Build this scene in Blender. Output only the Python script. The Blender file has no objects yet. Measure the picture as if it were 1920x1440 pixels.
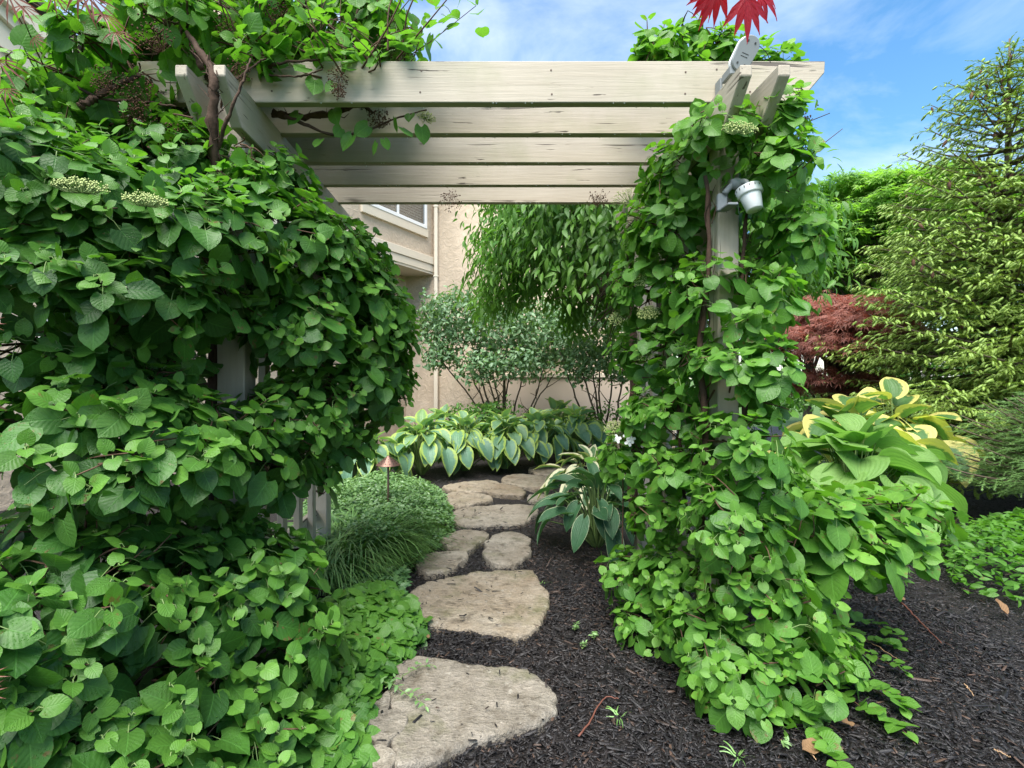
import bpy, bmesh, math, random
import numpy as np
from mathutils import Vector, Matrix, noise

rng = np.random.default_rng(11)
random.seed(11)
SC = bpy.context.scene
COL = SC.collection
R = math.radians

# ------------------------------------------------------------------ camera
EYE = 1.31                       # lens height above the mulch
FPX, CX, CY = 960.0, 905.0, 705.0   # focal length and optical axis, in photograph pixels
cam_d = bpy.data.cameras.new('camera')
cam = bpy.data.objects.new('camera', cam_d)
COL.objects.link(cam)
cam.location = (0, 0, EYE)
cam.rotation_euler = (R(90), 0, 0)
cam_d.sensor_width = 36
cam_d.lens = 18.0
cam_d.shift_x = (960 - CX) / 1920
cam_d.shift_y = (CY - 720) / 1920
cam_d.clip_start = 0.05
cam_d.clip_end = 500
SC.camera = cam

# ------------------------------------------------------------------ sky and sun
SUN_EL, SUN_AZ = 62.0, 200.0      # azimuth clockwise from the viewing direction (+Y)
w = bpy.data.worlds.new('World')
SC.world = w
w.use_nodes = True
nt = w.node_tree
nt.nodes.clear()
def wn(t, **k):
    n = nt.nodes.new(t)
    for a, b in k.items():
        setattr(n, a, b)
    return n
sky = wn('ShaderNodeTexSky', sky_type='NISHITA', sun_disc=False)
sky.sun_elevation = R(SUN_EL)
sky.sun_rotation = R(SUN_AZ)
sky.air_density = 1.0
sky.dust_density = 0.6
sky.ozone_density = 2.2
tc = wn('ShaderNodeTexCoord')
mp = wn('ShaderNodeMapping')
mp.inputs['Scale'].default_value = (1.0, 1.0, 2.3)
mp.inputs['Rotation'].default_value = (0, R(14), R(20))
mp.inputs['Location'].default_value = (0.32, 0.0, 0.05)
nz = wn('ShaderNodeTexNoise')
nz.inputs['Scale'].default_value = 2.1
nz.inputs['Detail'].default_value = 9
nz.inputs['Roughness'].default_value = 0.58
nz.inputs['Distortion'].default_value = 0.5
rp = wn('ShaderNodeValToRGB')
rp.color_ramp.elements[0].position = 0.39
rp.color_ramp.elements[0].color = (0, 0, 0, 1)
rp.color_ramp.elements[1].position = 0.86
rp.color_ramp.elements[1].color = (0.95, 0.95, 0.95, 1)
hs = wn('ShaderNodeHueSaturation')
hs.inputs['Hue'].default_value = 0.492
hs.inputs['Saturation'].default_value = 1.22
hs.inputs['Value'].default_value = 1.0
mx = wn('ShaderNodeMix', data_type='RGBA')
mx.inputs['B'].default_value = (5.0, 5.4, 6.0, 1)
bg = wn('ShaderNodeBackground')
bg.inputs['Strength'].default_value = 0.105
wo = wn('ShaderNodeOutputWorld')
L = nt.links.new
L(tc.outputs['Generated'], mp.inputs['Vector'])
L(mp.outputs['Vector'], nz.inputs['Vector'])
L(nz.outputs['Fac'], rp.inputs['Fac'])
L(sky.outputs['Color'], hs.inputs['Color'])
L(hs.outputs['Color'], mx.inputs['A'])
L(rp.outputs['Color'], mx.inputs['Factor'])
L(mx.outputs['Result'], bg.inputs['Color'])
L(bg.outputs['Background'], wo.inputs['Surface'])

sd = bpy.data.lights.new('sun', 'SUN')
sd.energy = 4.2
sd.angle = R(50)
sd.color = (1.0, 0.96, 0.9)
sun = bpy.data.objects.new('sun', sd)
COL.objects.link(sun)
az, el = R(SUN_AZ), R(SUN_EL)
to_sun = Vector((math.sin(az) * math.cos(el), math.cos(az) * math.cos(el), math.sin(el)))
sun.rotation_euler = to_sun.to_track_quat('Z', 'Y').to_euler()
sun.location = to_sun * 30

SC.view_settings.view_transform = 'Standard'
SC.view_settings.look = 'None'
SC.view_settings.exposure = 1.50
SC.view_settings.gamma = 1.0
SC.view_settings.use_curve_mapping = False
SC.render.engine = 'CYCLES'
SC.cycles.use_denoising = True
SC.cycles.max_bounces = 7
SC.cycles.diffuse_bounces = 4
SC.cycles.glossy_bounces = 3
SC.cycles.transmission_bounces = 5
SC.cycles.caustics_reflective = False
SC.cycles.caustics_refractive = False

# ------------------------------------------------------------------ helpers
def P(px, py, y):
    """world point seen at photograph pixel (px, py) at depth y"""
    return np.array(((px - CX) / FPX * y, y, EYE - (py - CY) / FPX * y))

def G(px, py, z=0.0):
    """ground point (height z) seen at photograph pixel"""
    y = (EYE - z) * FPX / (py - CY)
    return np.array(((px - CX) / FPX * y, y, z))

def tag(o, label=None, cat=None, group=None, kind=None):
    if label: o['label'] = label
    if cat: o['category'] = cat
    if group: o['group'] = group
    if kind: o['kind'] = kind
    return o

def thing(name, loc, label, cat, group=None):
    o = bpy.data.objects.new(name, None)
    o.empty_display_size = 0.1
    COL.objects.link(o)
    o.location = [float(v) for v in loc]
    return tag(o, label, cat, group)

def unit(a):
    a = np.asarray(a, float)
    return a / np.maximum(np.linalg.norm(a, axis=-1, keepdims=True), 1e-9)

def mesh_np(name, V, faces, uv=None, attrs=None, mat=None, smooth=True, fmat=None):
    V = np.asarray(V, np.float32)
    faces = [np.asarray(f, np.int32) for f in faces if len(f)]
    me = bpy.data.meshes.new(name)
    me.vertices.add(len(V))
    me.vertices.foreach_set('co', V.ravel())
    loops = np.concatenate([f.ravel() for f in faces])
    sizes = np.concatenate([np.full(len(f), f.shape[1], np.int32) for f in faces])
    starts = np.concatenate([[0], np.cumsum(sizes)[:-1]]).astype(np.int32)
    me.loops.add(len(loops))
    me.loops.foreach_set('vertex_index', loops)
    me.polygons.add(len(sizes))
    me.polygons.foreach_set('loop_start', starts)
    me.polygons.foreach_set('loop_total', sizes)
    if smooth:
        me.polygons.foreach_set('use_smooth', np.ones(len(sizes), bool))
    if uv is not None:
        lay = me.uv_layers.new(name='UVMap')
        lay.data.foreach_set('uv', np.asarray(uv, np.float32)[loops].ravel())
    for k, a in (attrs or {}).items():
        at = me.attributes.new(k, 'FLOAT', 'POINT')
        at.data.foreach_set('value', np.asarray(a, np.float32))
    if mat is not None:
        for m in (mat if isinstance(mat, (list, tuple)) else [mat]):
            me.materials.append(m)
    if fmat is not None:
        me.polygons.foreach_set('material_index', np.asarray(fmat, np.int32))
    me.update(calc_edges=True)
    return me

def link(name, me, parent=None, kind=None, at=None):
    o = bpy.data.objects.new(name, me)
    COL.objects.link(o)
    if parent is not None:
        o.parent = parent
    if at is not None:
        o.location = [float(v) for v in at]
    if kind:
        o['kind'] = kind
    return o

class Acc:
    """collects many small pieces into one mesh"""
    def __init__(s):
        s.V, s.F, s.UV, s.A, s.B, s.n = [], {}, [], [], [], 0
    def add(s, V, faces, uv=None, rnd=0.0, age=0.0):
        V = np.asarray(V, float).reshape(-1, 3)
        k = len(V)
        s.V.append(V)
        for f in faces:
            f = np.asarray(f, int)
            if len(f):
                s.F.setdefault(f.shape[1], []).append(f + s.n)
        s.UV.append(np.zeros((k, 2)) if uv is None else np.asarray(uv, float))
        s.A.append(np.broadcast_to(np.asarray(rnd, float), (k,)))
        s.B.append(np.broadcast_to(np.asarray(age, float), (k,)))
        s.n += k
    def mesh(s, name, mat, smooth=True, shift=None):
        V = np.concatenate(s.V)
        if shift is not None:
            V = V - np.asarray(shift, float)
        return mesh_np(name, V, [np.concatenate(f) for f in s.F.values()], np.concatenate(s.UV),
                       {'rnd': np.concatenate(s.A), 'age': np.concatenate(s.B)}, mat, smooth)
    def build(s, name, mat, parent=None, kind=None, smooth=True):
        if not s.n:
            return None
        sh = None if parent is None else np.array(parent.location)
        return link(name, s.mesh(name, mat, smooth, sh), parent, kind)

def frames(d, n):
    """side, direction, normal (all unit, orthogonal)"""
    d = unit(d)
    n = np.asarray(n, float)
    n = n - (n * d).sum(-1, keepdims=True) * d
    bad = np.linalg.norm(n, axis=-1) < 1e-4
    if np.any(bad):
        n[bad] = np.cross(d[bad], [1.0, 0.13, 0.2])
    n = unit(n)
    return np.cross(d, n), d, n

def scatter(acc, temps, pos, d, n, s, rnd, age, var):
    """place leaf templates; temps = list of (V, faces, uv)"""
    if not len(pos):
        return
    X, D, N = frames(d, n)
    s = np.broadcast_to(np.asarray(s, float), (len(pos),))
    for k, (TV, TF, TU) in enumerate(temps):
        i = np.nonzero(var == k)[0]
        if not len(i):
            continue
        m, q = len(i), len(TV)
        W = (TV[None, :, 0, None] * X[i][:, None] + TV[None, :, 1, None] * D[i][:, None] + TV[None, :, 2, None] * N[i][:, None])
        W = W * s[i][:, None, None] + pos[i][:, None]
        off = (np.arange(m) * q)[:, None, None]
        F = [(np.asarray(f)[None] + off).reshape(-1, f.shape[1]) for f in TF]
        acc.add(W.reshape(-1, 3), F, np.tile(TU, (m, 1)), np.repeat(rnd[i], q), np.repeat(age[i], q))

def pick_seen(pos, size, k=300, res=3.0):
    """indices of the k leaves that show largest from the camera"""
    W_, H_ = int(1920 / res), int(1440 / res)
    y = pos[:, 1]
    ok = y > 0.25
    yy = np.where(ok, y, 1.0)
    px = (CX + pos[:, 0] / yy * FPX) / res
    py = (CY - (pos[:, 2] - EYE) / yy * FPX) / res
    rad = np.maximum(size / yy * FPX / res * 0.42, 0.6)
    buf = np.full((H_, W_), -1, np.int32)
    for i in np.argsort(-np.where(ok, y, 1e9)):
        if not ok[i]:
            continue
        r = rad[i]
        x0, x1 = max(0, int(px[i] - r)), min(W_, int(px[i] + r) + 1)
        y0, y1 = max(0, int(py[i] - r)), min(H_, int(py[i] + r) + 1)
        if x0 < x1 and y0 < y1:
            buf[y0:y1, x0:x1] = i
    cnt = np.bincount(buf[buf >= 0], minlength=len(pos))
    order = np.argsort(-cnt)[:k]
    return order[cnt[order] > 0]

def leaf_parts(root, name, meshes, pos, d, n, s, rnd, age, var, idx):
    X, D, N = frames(d, n)
    s = np.broadcast_to(np.asarray(s, float), (len(pos),))
    o0 = np.array(root.location)
    for i in idx:
        o = bpy.data.objects.new(name, meshes[var[i]])
        COL.objects.link(o)
        o.parent = root
        M = np.eye(4)
        M[:3, 0], M[:3, 1], M[:3, 2] = X[i] * s[i], D[i] * s[i], N[i] * s[i]
        M[:3, 3] = pos[i] - o0
        o.matrix_basis = Matrix(M.tolist())
        o.color = (float(rnd[i]), float(age[i]), 0, 1)

def foliage(root, temps, meshes, mat, pos, d, n, s, rnd, age, parts=300, name='leaf', rest='foliage'):
    """the leaves that show largest become parts, the others one mass"""
    pos, d, n = np.asarray(pos), np.asarray(d), np.asarray(n)
    s = np.broadcast_to(np.asarray(s, float), (len(pos),))
    var = rng.integers(0, len(temps), len(pos))
    idx = pick_seen(pos + unit(d) * s[:, None] * 0.5, s, parts) if parts else np.zeros(0, int)
    leaf_parts(root, name, meshes, pos, d, n, s, rnd, age, var, idx)
    keep = np.ones(len(pos), bool)
    keep[idx] = False
    if keep.any():
        a = Acc()
        scatter(a, temps, pos[keep], d[keep], n[keep], s[keep], rnd[keep], age[keep], var[keep])
        o = a.build(rest, mat, root, 'stuff')
        o.color = (0, 0, 0, 1)

def tube(acc, pts, r, sides=6, rnd=0.0, cap=True):
    pts = np.asarray(pts, float)
    k = len(pts)
    r = np.atleast_1d(np.asarray(r, float))
    r = np.interp(np.linspace(0, 1, k), np.linspace(0, 1, len(r)), r)
    t = unit(np.gradient(pts, axis=0))
    ref = np.array([0.31, 0.2, 0.93]) if abs(t[0][2]) < 0.85 else np.array([0.9, 0.3, 0.1])
    a = unit(np.cross(t, ref))
    b = np.cross(t, a)
    ang = np.linspace(0, 2 * np.pi, sides, endpoint=False)
    V = pts[:, None] + r[:, None, None] * (np.cos(ang)[None, :, None] * a[:, None] + np.sin(ang)[None, :, None] * b[:, None])
    i, j = np.meshgrid(np.arange(k - 1), np.arange(sides), indexing='ij')
    j2 = (j + 1) % sides
    Q = np.stack([i * sides + j, i * sides + j2, (i + 1) * sides + j2, (i + 1) * sides + j], -1).reshape(-1, 4)
    V = V.reshape(-1, 3)
    F = [Q]
    if cap:
        V = np.vstack([V, pts[0], pts[-1]])
        c0, c1 = len(V) - 2, len(V) - 1
        jj = np.arange(sides)
        F.append(np.concatenate([np.stack([np.full(sides, c0), (jj + 1) % sides, jj], -1),
                                 np.stack([np.full(sides, c1), (k - 1) * sides + jj, (k - 1) * sides + (jj + 1) % sides], -1)]))
    acc.add(V, F, rnd=rnd)

def smooth_path(pts, n=16, jit=0.0):
    """Catmull-Rom through the points"""
    pts = [np.asarray(p, float) for p in pts]
    p = [2 * pts[0] - pts[1]] + pts + [2 * pts[-1] - pts[-2]]
    out = []
    per = max(2, n // (len(pts) - 1))
    for i in range(1, len(p) - 2):
        for k in range(per):
            t = k / per
            out.append(0.5 * (2 * p[i] + (p[i + 1] - p[i - 1]) * t + (2 * p[i - 1] - 5 * p[i] + 4 * p[i + 1] - p[i + 2]) * t * t
                              + (3 * p[i] - p[i - 1] - 3 * p[i + 1] + p[i + 2]) * t ** 3))
    out.append(pts[-1])
    out = np.array(out)
    if jit:
        out[1:-1] += rng.normal(0, jit, (len(out) - 2, 3))
    return out

def solid(polys_bm, bevel=0.0, seg=1):
    if bevel:
        bmesh.ops.bevel(polys_bm, geom=polys_bm.edges[:], offset=bevel, segments=seg, affect='EDGES', profile=0.7)
    bmesh.ops.recalc_face_normals(polys_bm, faces=polys_bm.faces[:])
    return polys_bm

def bm_mesh(name, bm, mat, smooth=False):
    me = bpy.data.meshes.new(name)
    bm.to_mesh(me)
    bm.free()
    me.materials.append(mat)
    if smooth:
        me.polygons.foreach_set('use_smooth', np.ones(len(me.polygons), bool))
    return me

def prism(poly, axis_a, axis_b, axis_n, t0, t1, bevel=0.0, origin=(0, 0, 0)):
    """extrude polygon given in (a, b) coordinates from t0 to t1 along n"""
    bm = bmesh.new()
    A, B, N, O = Vector(axis_a), Vector(axis_b), Vector(axis_n), Vector([float(v) for v in origin])
    lo = [bm.verts.new(O + A * p[0] + B * p[1] + N * t0) for p in poly]
    hi = [bm.verts.new(O + A * p[0] + B * p[1] + N * t1) for p in poly]
    m = len(poly)
    bm.faces.new(lo)
    bm.faces.new(hi)
    for i in range(m):
        bm.faces.new((lo[i], lo[(i + 1) % m], hi[(i + 1) % m], hi[i]))
    return solid(bm, bevel)

def box(x0, x1, y0, y1, z0, z1, bevel=0.0):
    return prism([(x0, y0), (x1, y0), (x1, y1), (x0, y1)], (1, 0, 0), (0, 1, 0), (0, 0, 1), z0, z1, bevel)

# ------------------------------------------------------------------ materials
class NT:
    def __init__(s, name):
        s.m = bpy.data.materials.new(name)
        s.m.use_nodes = True
        s.t = s.m.node_tree
        s.t.nodes.clear()
        s.out = s.n('ShaderNodeOutputMaterial')
    def n(s, t, ins=None, **k):
        x = s.t.nodes.new(t)
        for a, b in k.items():
            setattr(x, a, b)
        for a, b in (ins or {}).items():
            s.set(x, a, b)
        return x
    def set(s, x, a, b):
        if hasattr(b, 'is_output'):
            s.t.links.new(b, x.inputs[a])
        else:
            x.inputs[a].default_value = b
    def math(s, op, a, b=0.0, c=0.0, clamp=False):
        x = s.n('ShaderNodeMath', operation=op, use_clamp=clamp)
        for i, v in enumerate((a, b, c)):
            s.set(x, i, v)
        return x.outputs[0]
    def mix(s, f, a, b, blend='MIX'):
        x = s.n('ShaderNodeMix', data_type='RGBA', blend_type=blend)
        s.set(x, 'Factor', f)
        for key, v in (('A', a), ('B', b)):
            s.set(x, key, v if hasattr(v, 'is_output') else (*v[:3], 1))
        return x.outputs['Result']
    def noise(s, vec, scale, detail=4, rough=0.55, dist=0.0):
        x = s.n('ShaderNodeTexNoise', {'Scale': scale, 'Detail': detail, 'Roughness': rough, 'Distortion': dist})
        s.set(x, 'Vector', vec)
        return x.outputs['Fac']
    def ramp(s, f, lo, hi):
        x = s.n('ShaderNodeMapRange', {'From Min': lo, 'From Max': hi})
        s.set(x, 'Value', f)
        return x.outputs['Result']
    def scale(s, vec, sc, loc=(0, 0, 0)):
        x = s.n('ShaderNodeMapping')
        s.set(x, 'Vector', vec)
        x.inputs['Scale'].default_value = sc
        s.set(x, 'Location', loc)
        return x.outputs['Vector']
    def bump(s, h, strength, dist=0.01, normal=None):
        x = s.n('ShaderNodeBump', {'Strength': strength, 'Distance': dist})
        s.set(x, 'Height', h)
        if normal is not None:
            s.set(x, 'Normal', normal)
        return x.outputs['Normal']
    def pbr(s, col, rough=0.6, spec=0.4, normal=None, **k):
        x = s.n('ShaderNodeBsdfPrincipled')
        s.set(x, 'Base Color', col if hasattr(col, 'is_output') else (*col[:3], 1))
        s.set(x, 'Roughness', rough)
        s.set(x, 'Specular IOR Level', spec)
        if normal is not None:
            s.set(x, 'Normal', normal)
        for a, b in k.items():
            s.set(x, a.replace('_', ' '), b)
        return x.outputs['BSDF']
    def done(s, sh):
        s.t.links.new(sh, s.out.inputs['Surface'])
        return s.m

def simple_mat(name, col, rough=0.6, spec=0.4, var=0.15, nscale=30, bump=0.2, **k):
    t = NT(name)
    c = t.n('ShaderNodeTexCoord').outputs['Object']
    f = t.noise(c, nscale, 5)
    lo = tuple(v * (1 - var) for v in col)
    hi = tuple(min(1, v * (1 + var)) for v in col)
    return t.done(t.pbr(t.mix(f, lo, hi), rough, spec, t.bump(f, bump, 0.004), **k))

def leaf_mat(name, old, mid, young, veins=7.0, slant=2.2, vein_col=None, vein_amt=0.35, rough=0.42, spec=0.45,
             transl=0.28, quilt=0.5, edge=None, edge_w=0.3, edge_noise=0.12, parallel=False, tcol=None, blotch=0.0, drops=0.0):
    """leaf shader on leaf UVs (u across, midrib 0.5; v base to tip); colour varies per leaf by rnd and age"""
    t = NT(name)
    a1 = t.n('ShaderNodeAttribute', attribute_name='rnd').outputs['Fac']
    a2 = t.n('ShaderNodeAttribute', attribute_name='age').outputs['Fac']
    oc = t.n('ShaderNodeSeparateColor')
    t.t.links.new(t.n('ShaderNodeObjectInfo').outputs['Color'], oc.inputs['Color'])
    rnd = t.math('ADD', a1, oc.outputs['Red'])
    age = t.math('ADD', a2, oc.outputs['Green'])
    uvn = t.n('ShaderNodeUVMap', uv_map='UVMap').outputs['UV']
    sp = t.n('ShaderNodeSeparateXYZ')
    t.t.links.new(uvn, sp.inputs[0])
    u = t.math('MULTIPLY', t.math('ABSOLUTE', t.math('SUBTRACT', sp.outputs['X'], 0.5)), 2.0)
    v = sp.outputs['Y']
    pos = t.n('ShaderNodeNewGeometry').outputs['Position']
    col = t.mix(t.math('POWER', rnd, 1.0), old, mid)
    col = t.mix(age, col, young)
    nz_ = t.noise(pos, 38.0, 3)
    col = t.mix(t.math('MULTIPLY', t.ramp(nz_, 0.35, 0.75), 0.30), col, tuple(x * 0.6 for x in old))
    if parallel:
        ph = t.math('MULTIPLY', u, veins)
    else:
        ph = t.math('SUBTRACT', t.math('MULTIPLY', v, veins), t.math('MULTIPLY', t.math('POWER', u, 0.8), slant))
    fr = t.math('FRACT', ph)
    tri = t.math('ABSOLUTE', t.math('SUBTRACT', fr, 0.5))          # 0 at mid, .5 on the vein
    vein = t.ramp(tri, 0.40, 0.5)
    mid_ = t.ramp(u, 0.07, 0.015)
    vein = t.math('MAXIMUM', t.math('MULTIPLY', vein, 0.55), mid_)
    vc = vein_col or tuple(min(1, x * 2.2 + 0.02) for x in mid)
    if edge is not None:
        en = t.noise(pos, 30.0, 3)
        m = t.ramp(t.math('ADD', u, t.math('MULTIPLY', t.math('SUBTRACT', en, 0.5), edge_noise * 4)), 1 - edge_w - 0.06, 1 - edge_w + 0.06)
        m2 = t.ramp(t.math('ADD', v, t.math('MULTIPLY', t.math('SUBTRACT', en, 0.5), edge_noise * 2)), 1 - edge_w * 0.45, 1.02 - edge_w * 0.3)
        col = t.mix(t.math('MAXIMUM', m, m2), col, edge)
    col = t.mix(t.math('MULTIPLY', vein, vein_amt), col, vc)
    if blotch:
        b = t.math('MULTIPLY', t.ramp(t.noise(pos, 42.0, 3), 0.60, 0.66), t.ramp(rnd, 0.72, 0.82))
        col = t.mix(t.math('MULTIPLY', b, blotch), col, (0.16, 0.09, 0.035))
    bf = t.n('ShaderNodeNewGeometry').outputs['Backfacing']
    col = t.mix(t.math('MULTIPLY', bf, 0.35), col, tuple(min(1, x * 1.25 + .03) for x in mid))
    hump = t.math('COSINE', t.math('MULTIPLY', fr, 6.2832))
    h = t.math('SUBTRACT', t.math('MULTIPLY', hump, -0.22), t.math('MULTIPLY', mid_, 0.8))
    h = t.math('ADD', h, t.math('MULTIPLY', t.noise(pos, 170.0, 2), 0.9))
    nr = t.bump(h, quilt, 0.004)
    if drops:
        vo = t.n('ShaderNodeTexVoronoi', {'Scale': 210.0, 'Randomness': 1.0})
        t.set(vo, 'Vector', pos)
        dm = t.math('MULTIPLY', t.ramp(vo.outputs['Distance'], 0.34, 0.12), t.ramp(t.noise(pos, 21.0, 2), 0.50, 0.58))
        nr = t.bump(dm, drops, 0.006, nr)
    gl = t.math('ADD', rough, t.math('MULTIPLY', t.math('SUBTRACT', t.noise(pos, 60.0, 3), 0.5), 0.3))
    if drops:
        gl = t.math('SUBTRACT', gl, t.math('MULTIPLY', dm, 0.32))
    a = t.pbr(col, gl, spec, nr)
    tr = t.n('ShaderNodeBsdfTranslucent')
    tcm = t.mix(1.0, col, tcol or (1.55, 1.75, 0.55), 'MULTIPLY')
    t.set(tr, 'Color', tcm)
    t.set(tr, 'Normal', nr)
    ms = t.n('ShaderNodeMixShader', {'Fac': transl})
    t.t.links.new(a, ms.inputs[1])
    t.t.links.new(tr.outputs[0], ms.inputs[2])
    return t.done(ms.outputs[0])

# ------------------------------------------------------------------ leaf shapes
def leaf_grid(ys, ws, lobe=0.0, cols=5, fold=0.12, droop=0.16, wave=0.02, twist=0.0, seed=0, cup=0.0, side=0.0):
    """leaf of length 1 along +y: rows at ys with half widths ws; lobe pulls the base corners back"""
    r = np.random.default_rng(seed)
    s = np.linspace(-1, 1, cols)
    ys, ws = np.asarray(ys, float), np.asarray(ws, float)
    ph = r.uniform(0, 6.28, 2)
    V, UV = [], []
    y0, y1 = ys[0], ys[-1]
    for y, wd in zip(ys, ws):
        v = (y - y0) / (y1 - y0)
        for q in s:
            x = q * wd + side * math.sin(v * 3.0) * 0.12
            yy = y - lobe * abs(q) ** 1.6 * max(0.0, 1 - v * 2.6) ** 1.5
            z = fold * abs(q) * wd * 2 - droop * v * v + cup * (q * q) * wd
            z += wave * math.sin(v * 9 + ph[0] + (2.2 if q > 0 else 0)) * abs(q) ** 2
            z += twist * q * wd * v
            V.append((x, yy, z))
            UV.append(((q + 1) / 2, v))
    Q = []
    for i in range(len(ys) - 1):
        for j in range(cols - 1):
            a = i * cols + j
            Q.append((a, a + 1, a + cols + 1, a + cols))
    return np.array(V), [np.array(Q)], np.array(UV)

def temp_meshes(name, temps, mat):
    return [mesh_np(name, T[0], T[1], T[2], None, mat) for T in temps]
# ================================================================== GROUND
def mulch_mat():
    t = NT('dark_mulch')
    c = t.n('ShaderNodeTexCoord').outputs['Object']
    f1 = t.noise(c, 2.2, 5)
    vo = t.n('ShaderNodeTexVoronoi', {'Scale': 70.0, 'Randomness': 1.0})
    t.set(vo, 'Vector', t.scale(c, (1, 1.9, 1)))
    col = t.mix(f1, (0.007, 0.0065, 0.0065), (0.019, 0.014, 0.011))
    col = t.mix(t.ramp(vo.outputs['Distance'], 0.0, 0.7), col, (0.016, 0.013, 0.012))
    return t.done(t.pbr(col, 0.62, 0.35, t.bump(vo.outputs['Distance'], 0.9, 0.02)))

def chip_mat():
    t = NT('bark_chips')
    a = t.n('ShaderNodeAttribute', attribute_name='rnd').outputs['Fac']
    b = t.n('ShaderNodeAttribute', attribute_name='age').outputs['Fac']
    c = t.n('ShaderNodeTexCoord').outputs['Object']
    col = t.mix(a, (0.0024, 0.0026, 0.0033), (0.0115, 0.0113, 0.0125))
    col = t.mix(b, col, (0.075, 0.046, 0.032))
    g = t.noise(t.scale(c, (60, 60, 60)), 3.0, 3)
    return t.done(t.pbr(col, t.math('ADD', 0.36, t.math('MULTIPLY', g, 0.3)), 0.32, t.bump(g, 0.5, 0.003)))

def turf_mat():
    t = NT('lawn_grass')
    c = t.n('ShaderNodeTexCoord').outputs['Object']
    return t.done(t.pbr(t.mix(t.noise(c, 1.2, 6), (0.04, 0.085, 0.02), (0.09, 0.15, 0.04)), 0.85, 0.2, t.bump(t.noise(c, 40, 4), 0.7, 0.03)))

M_MULCH, M_CHIP, M_TURF = mulch_mat(), chip_mat(), turf_mat()

def sheet(name, x0, x1, y0, y1, z, mat, nx=2, ny=2, amp=0.0):
    xs, ys = np.meshgrid(np.linspace(x0, x1, nx), np.linspace(y0, y1, ny))
    zz = np.full(xs.shape, float(z))
    if amp:
        zz += amp * np.array([[noise.noise((x * 1.7, y * 1.7, 0.3)) + 0.4 * noise.noise((x * 6, y * 6, 3.0)) for x, y in zip(a, b)] for a, b in zip(xs, ys)])
    V = np.stack([xs.ravel(), ys.ravel(), zz.ravel()], -1)
    i, j = np.meshgrid(np.arange(ny - 1), np.arange(nx - 1), indexing='ij')
    Q = np.stack([i * nx + j, i * nx + j + 1, (i + 1) * nx + j + 1, (i + 1) * nx + j], -1).reshape(-1, 4)
    return link(name, mesh_np(name, V, [Q], None, None, mat), None, 'structure')

sheet('lawn', -150, 150, -60, 240, -0.06, M_TURF)
sheet('ground', -7.5, 12, -3, 13.5, -0.02, M_MULCH, 110, 100, 0.012)

# ---- stepping stones: outlines on the ground
def stone_mat():
    t = NT('flagstone')
    c = t.n('ShaderNodeTexCoord').outputs['Object']
    oi = t.n('ShaderNodeObjectInfo').outputs
    sh = t.n('ShaderNodeCombineXYZ')
    t.set(sh, 'X', t.math('MULTIPLY', oi['Random'], 37.0))
    sv = t.n('ShaderNodeVectorMath', operation='ADD')
    t.t.links.new(c, sv.inputs[0]); t.t.links.new(sh.outputs[0], sv.inputs[1])
    p = sv.outputs[0]
    f = t.noise(p, 2.6, 6, 0.6, 0.4)
    g = t.noise(p, 16, 6, 0.65)
    h = t.noise(t.scale(p, (30, 65, 40)), 1.0, 5, 0.7)
    sc = t.n('ShaderNodeSeparateColor')
    t.t.links.new(oi['Color'], sc.inputs['Color'])
    warm = t.mix(t.ramp(f, 0.3, 0.7), (0.25, 0.185, 0.115), (0.38, 0.325, 0.24))
    grey = t.mix(t.ramp(f, 0.3, 0.7), (0.18, 0.16, 0.125), (0.35, 0.325, 0.275))
    col = t.mix(sc.outputs['Red'], grey, warm)
    col = t.mix(t.math('MULTIPLY', t.ramp(g, 0.5, 0.72), 0.5), col, (0.34, 0.30, 0.25))
    col = t.mix(t.math('MULTIPLY', t.ramp(g, 0.46, 0.33), 0.6), col, (0.075, 0.058, 0.035))
    moss = t.ramp(t.noise(p, 3.4, 5, 0.65), 0.54, 0.70)
    wet = t.ramp(t.noise(p, 5.5, 6, 0.7, 0.8), 0.52, 0.66)
    col = t.mix(t.math('MULTIPLY', wet, 0.85), col, t.mix(0.5, col, (0.05, 0.04, 0.03)))
    lich = t.ramp(t.noise(p, 24, 5, 0.7), 0.62, 0.66)
    col = t.mix(t.math('MULTIPLY', lich, 0.5), col, (0.42, 0.40, 0.34))
    col = t.mix(t.math('MULTIPLY', moss, 0.65), col, (0.095, 0.105, 0.030))
    dirt = t.ramp(t.noise(p, 60, 3), 0.70, 0.74)
    col = t.mix(t.math('MULTIPLY', dirt, 0.8), col, (0.02, 0.016, 0.013))
    gr = t.noise(p, 110, 4, 0.75)
    col = t.mix(1.0, col, t.mix(t.ramp(t.math('ADD', t.math('MULTIPLY', h, .6), t.math('MULTIPLY', gr, .5)), 0.35, 0.75), (0.62, 0.62, 0.62), (1.22, 1.2, 1.18)), 'MULTIPLY')
    nr = t.bump(h, 1.0, 0.018, t.bump(g, 0.9, 0.03))
    return t.done(t.pbr(col, t.math('ADD', 0.42, t.math('MULTIPLY', h, 0.4)), 0.4, nr))
M_STONE = stone_mat()

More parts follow.
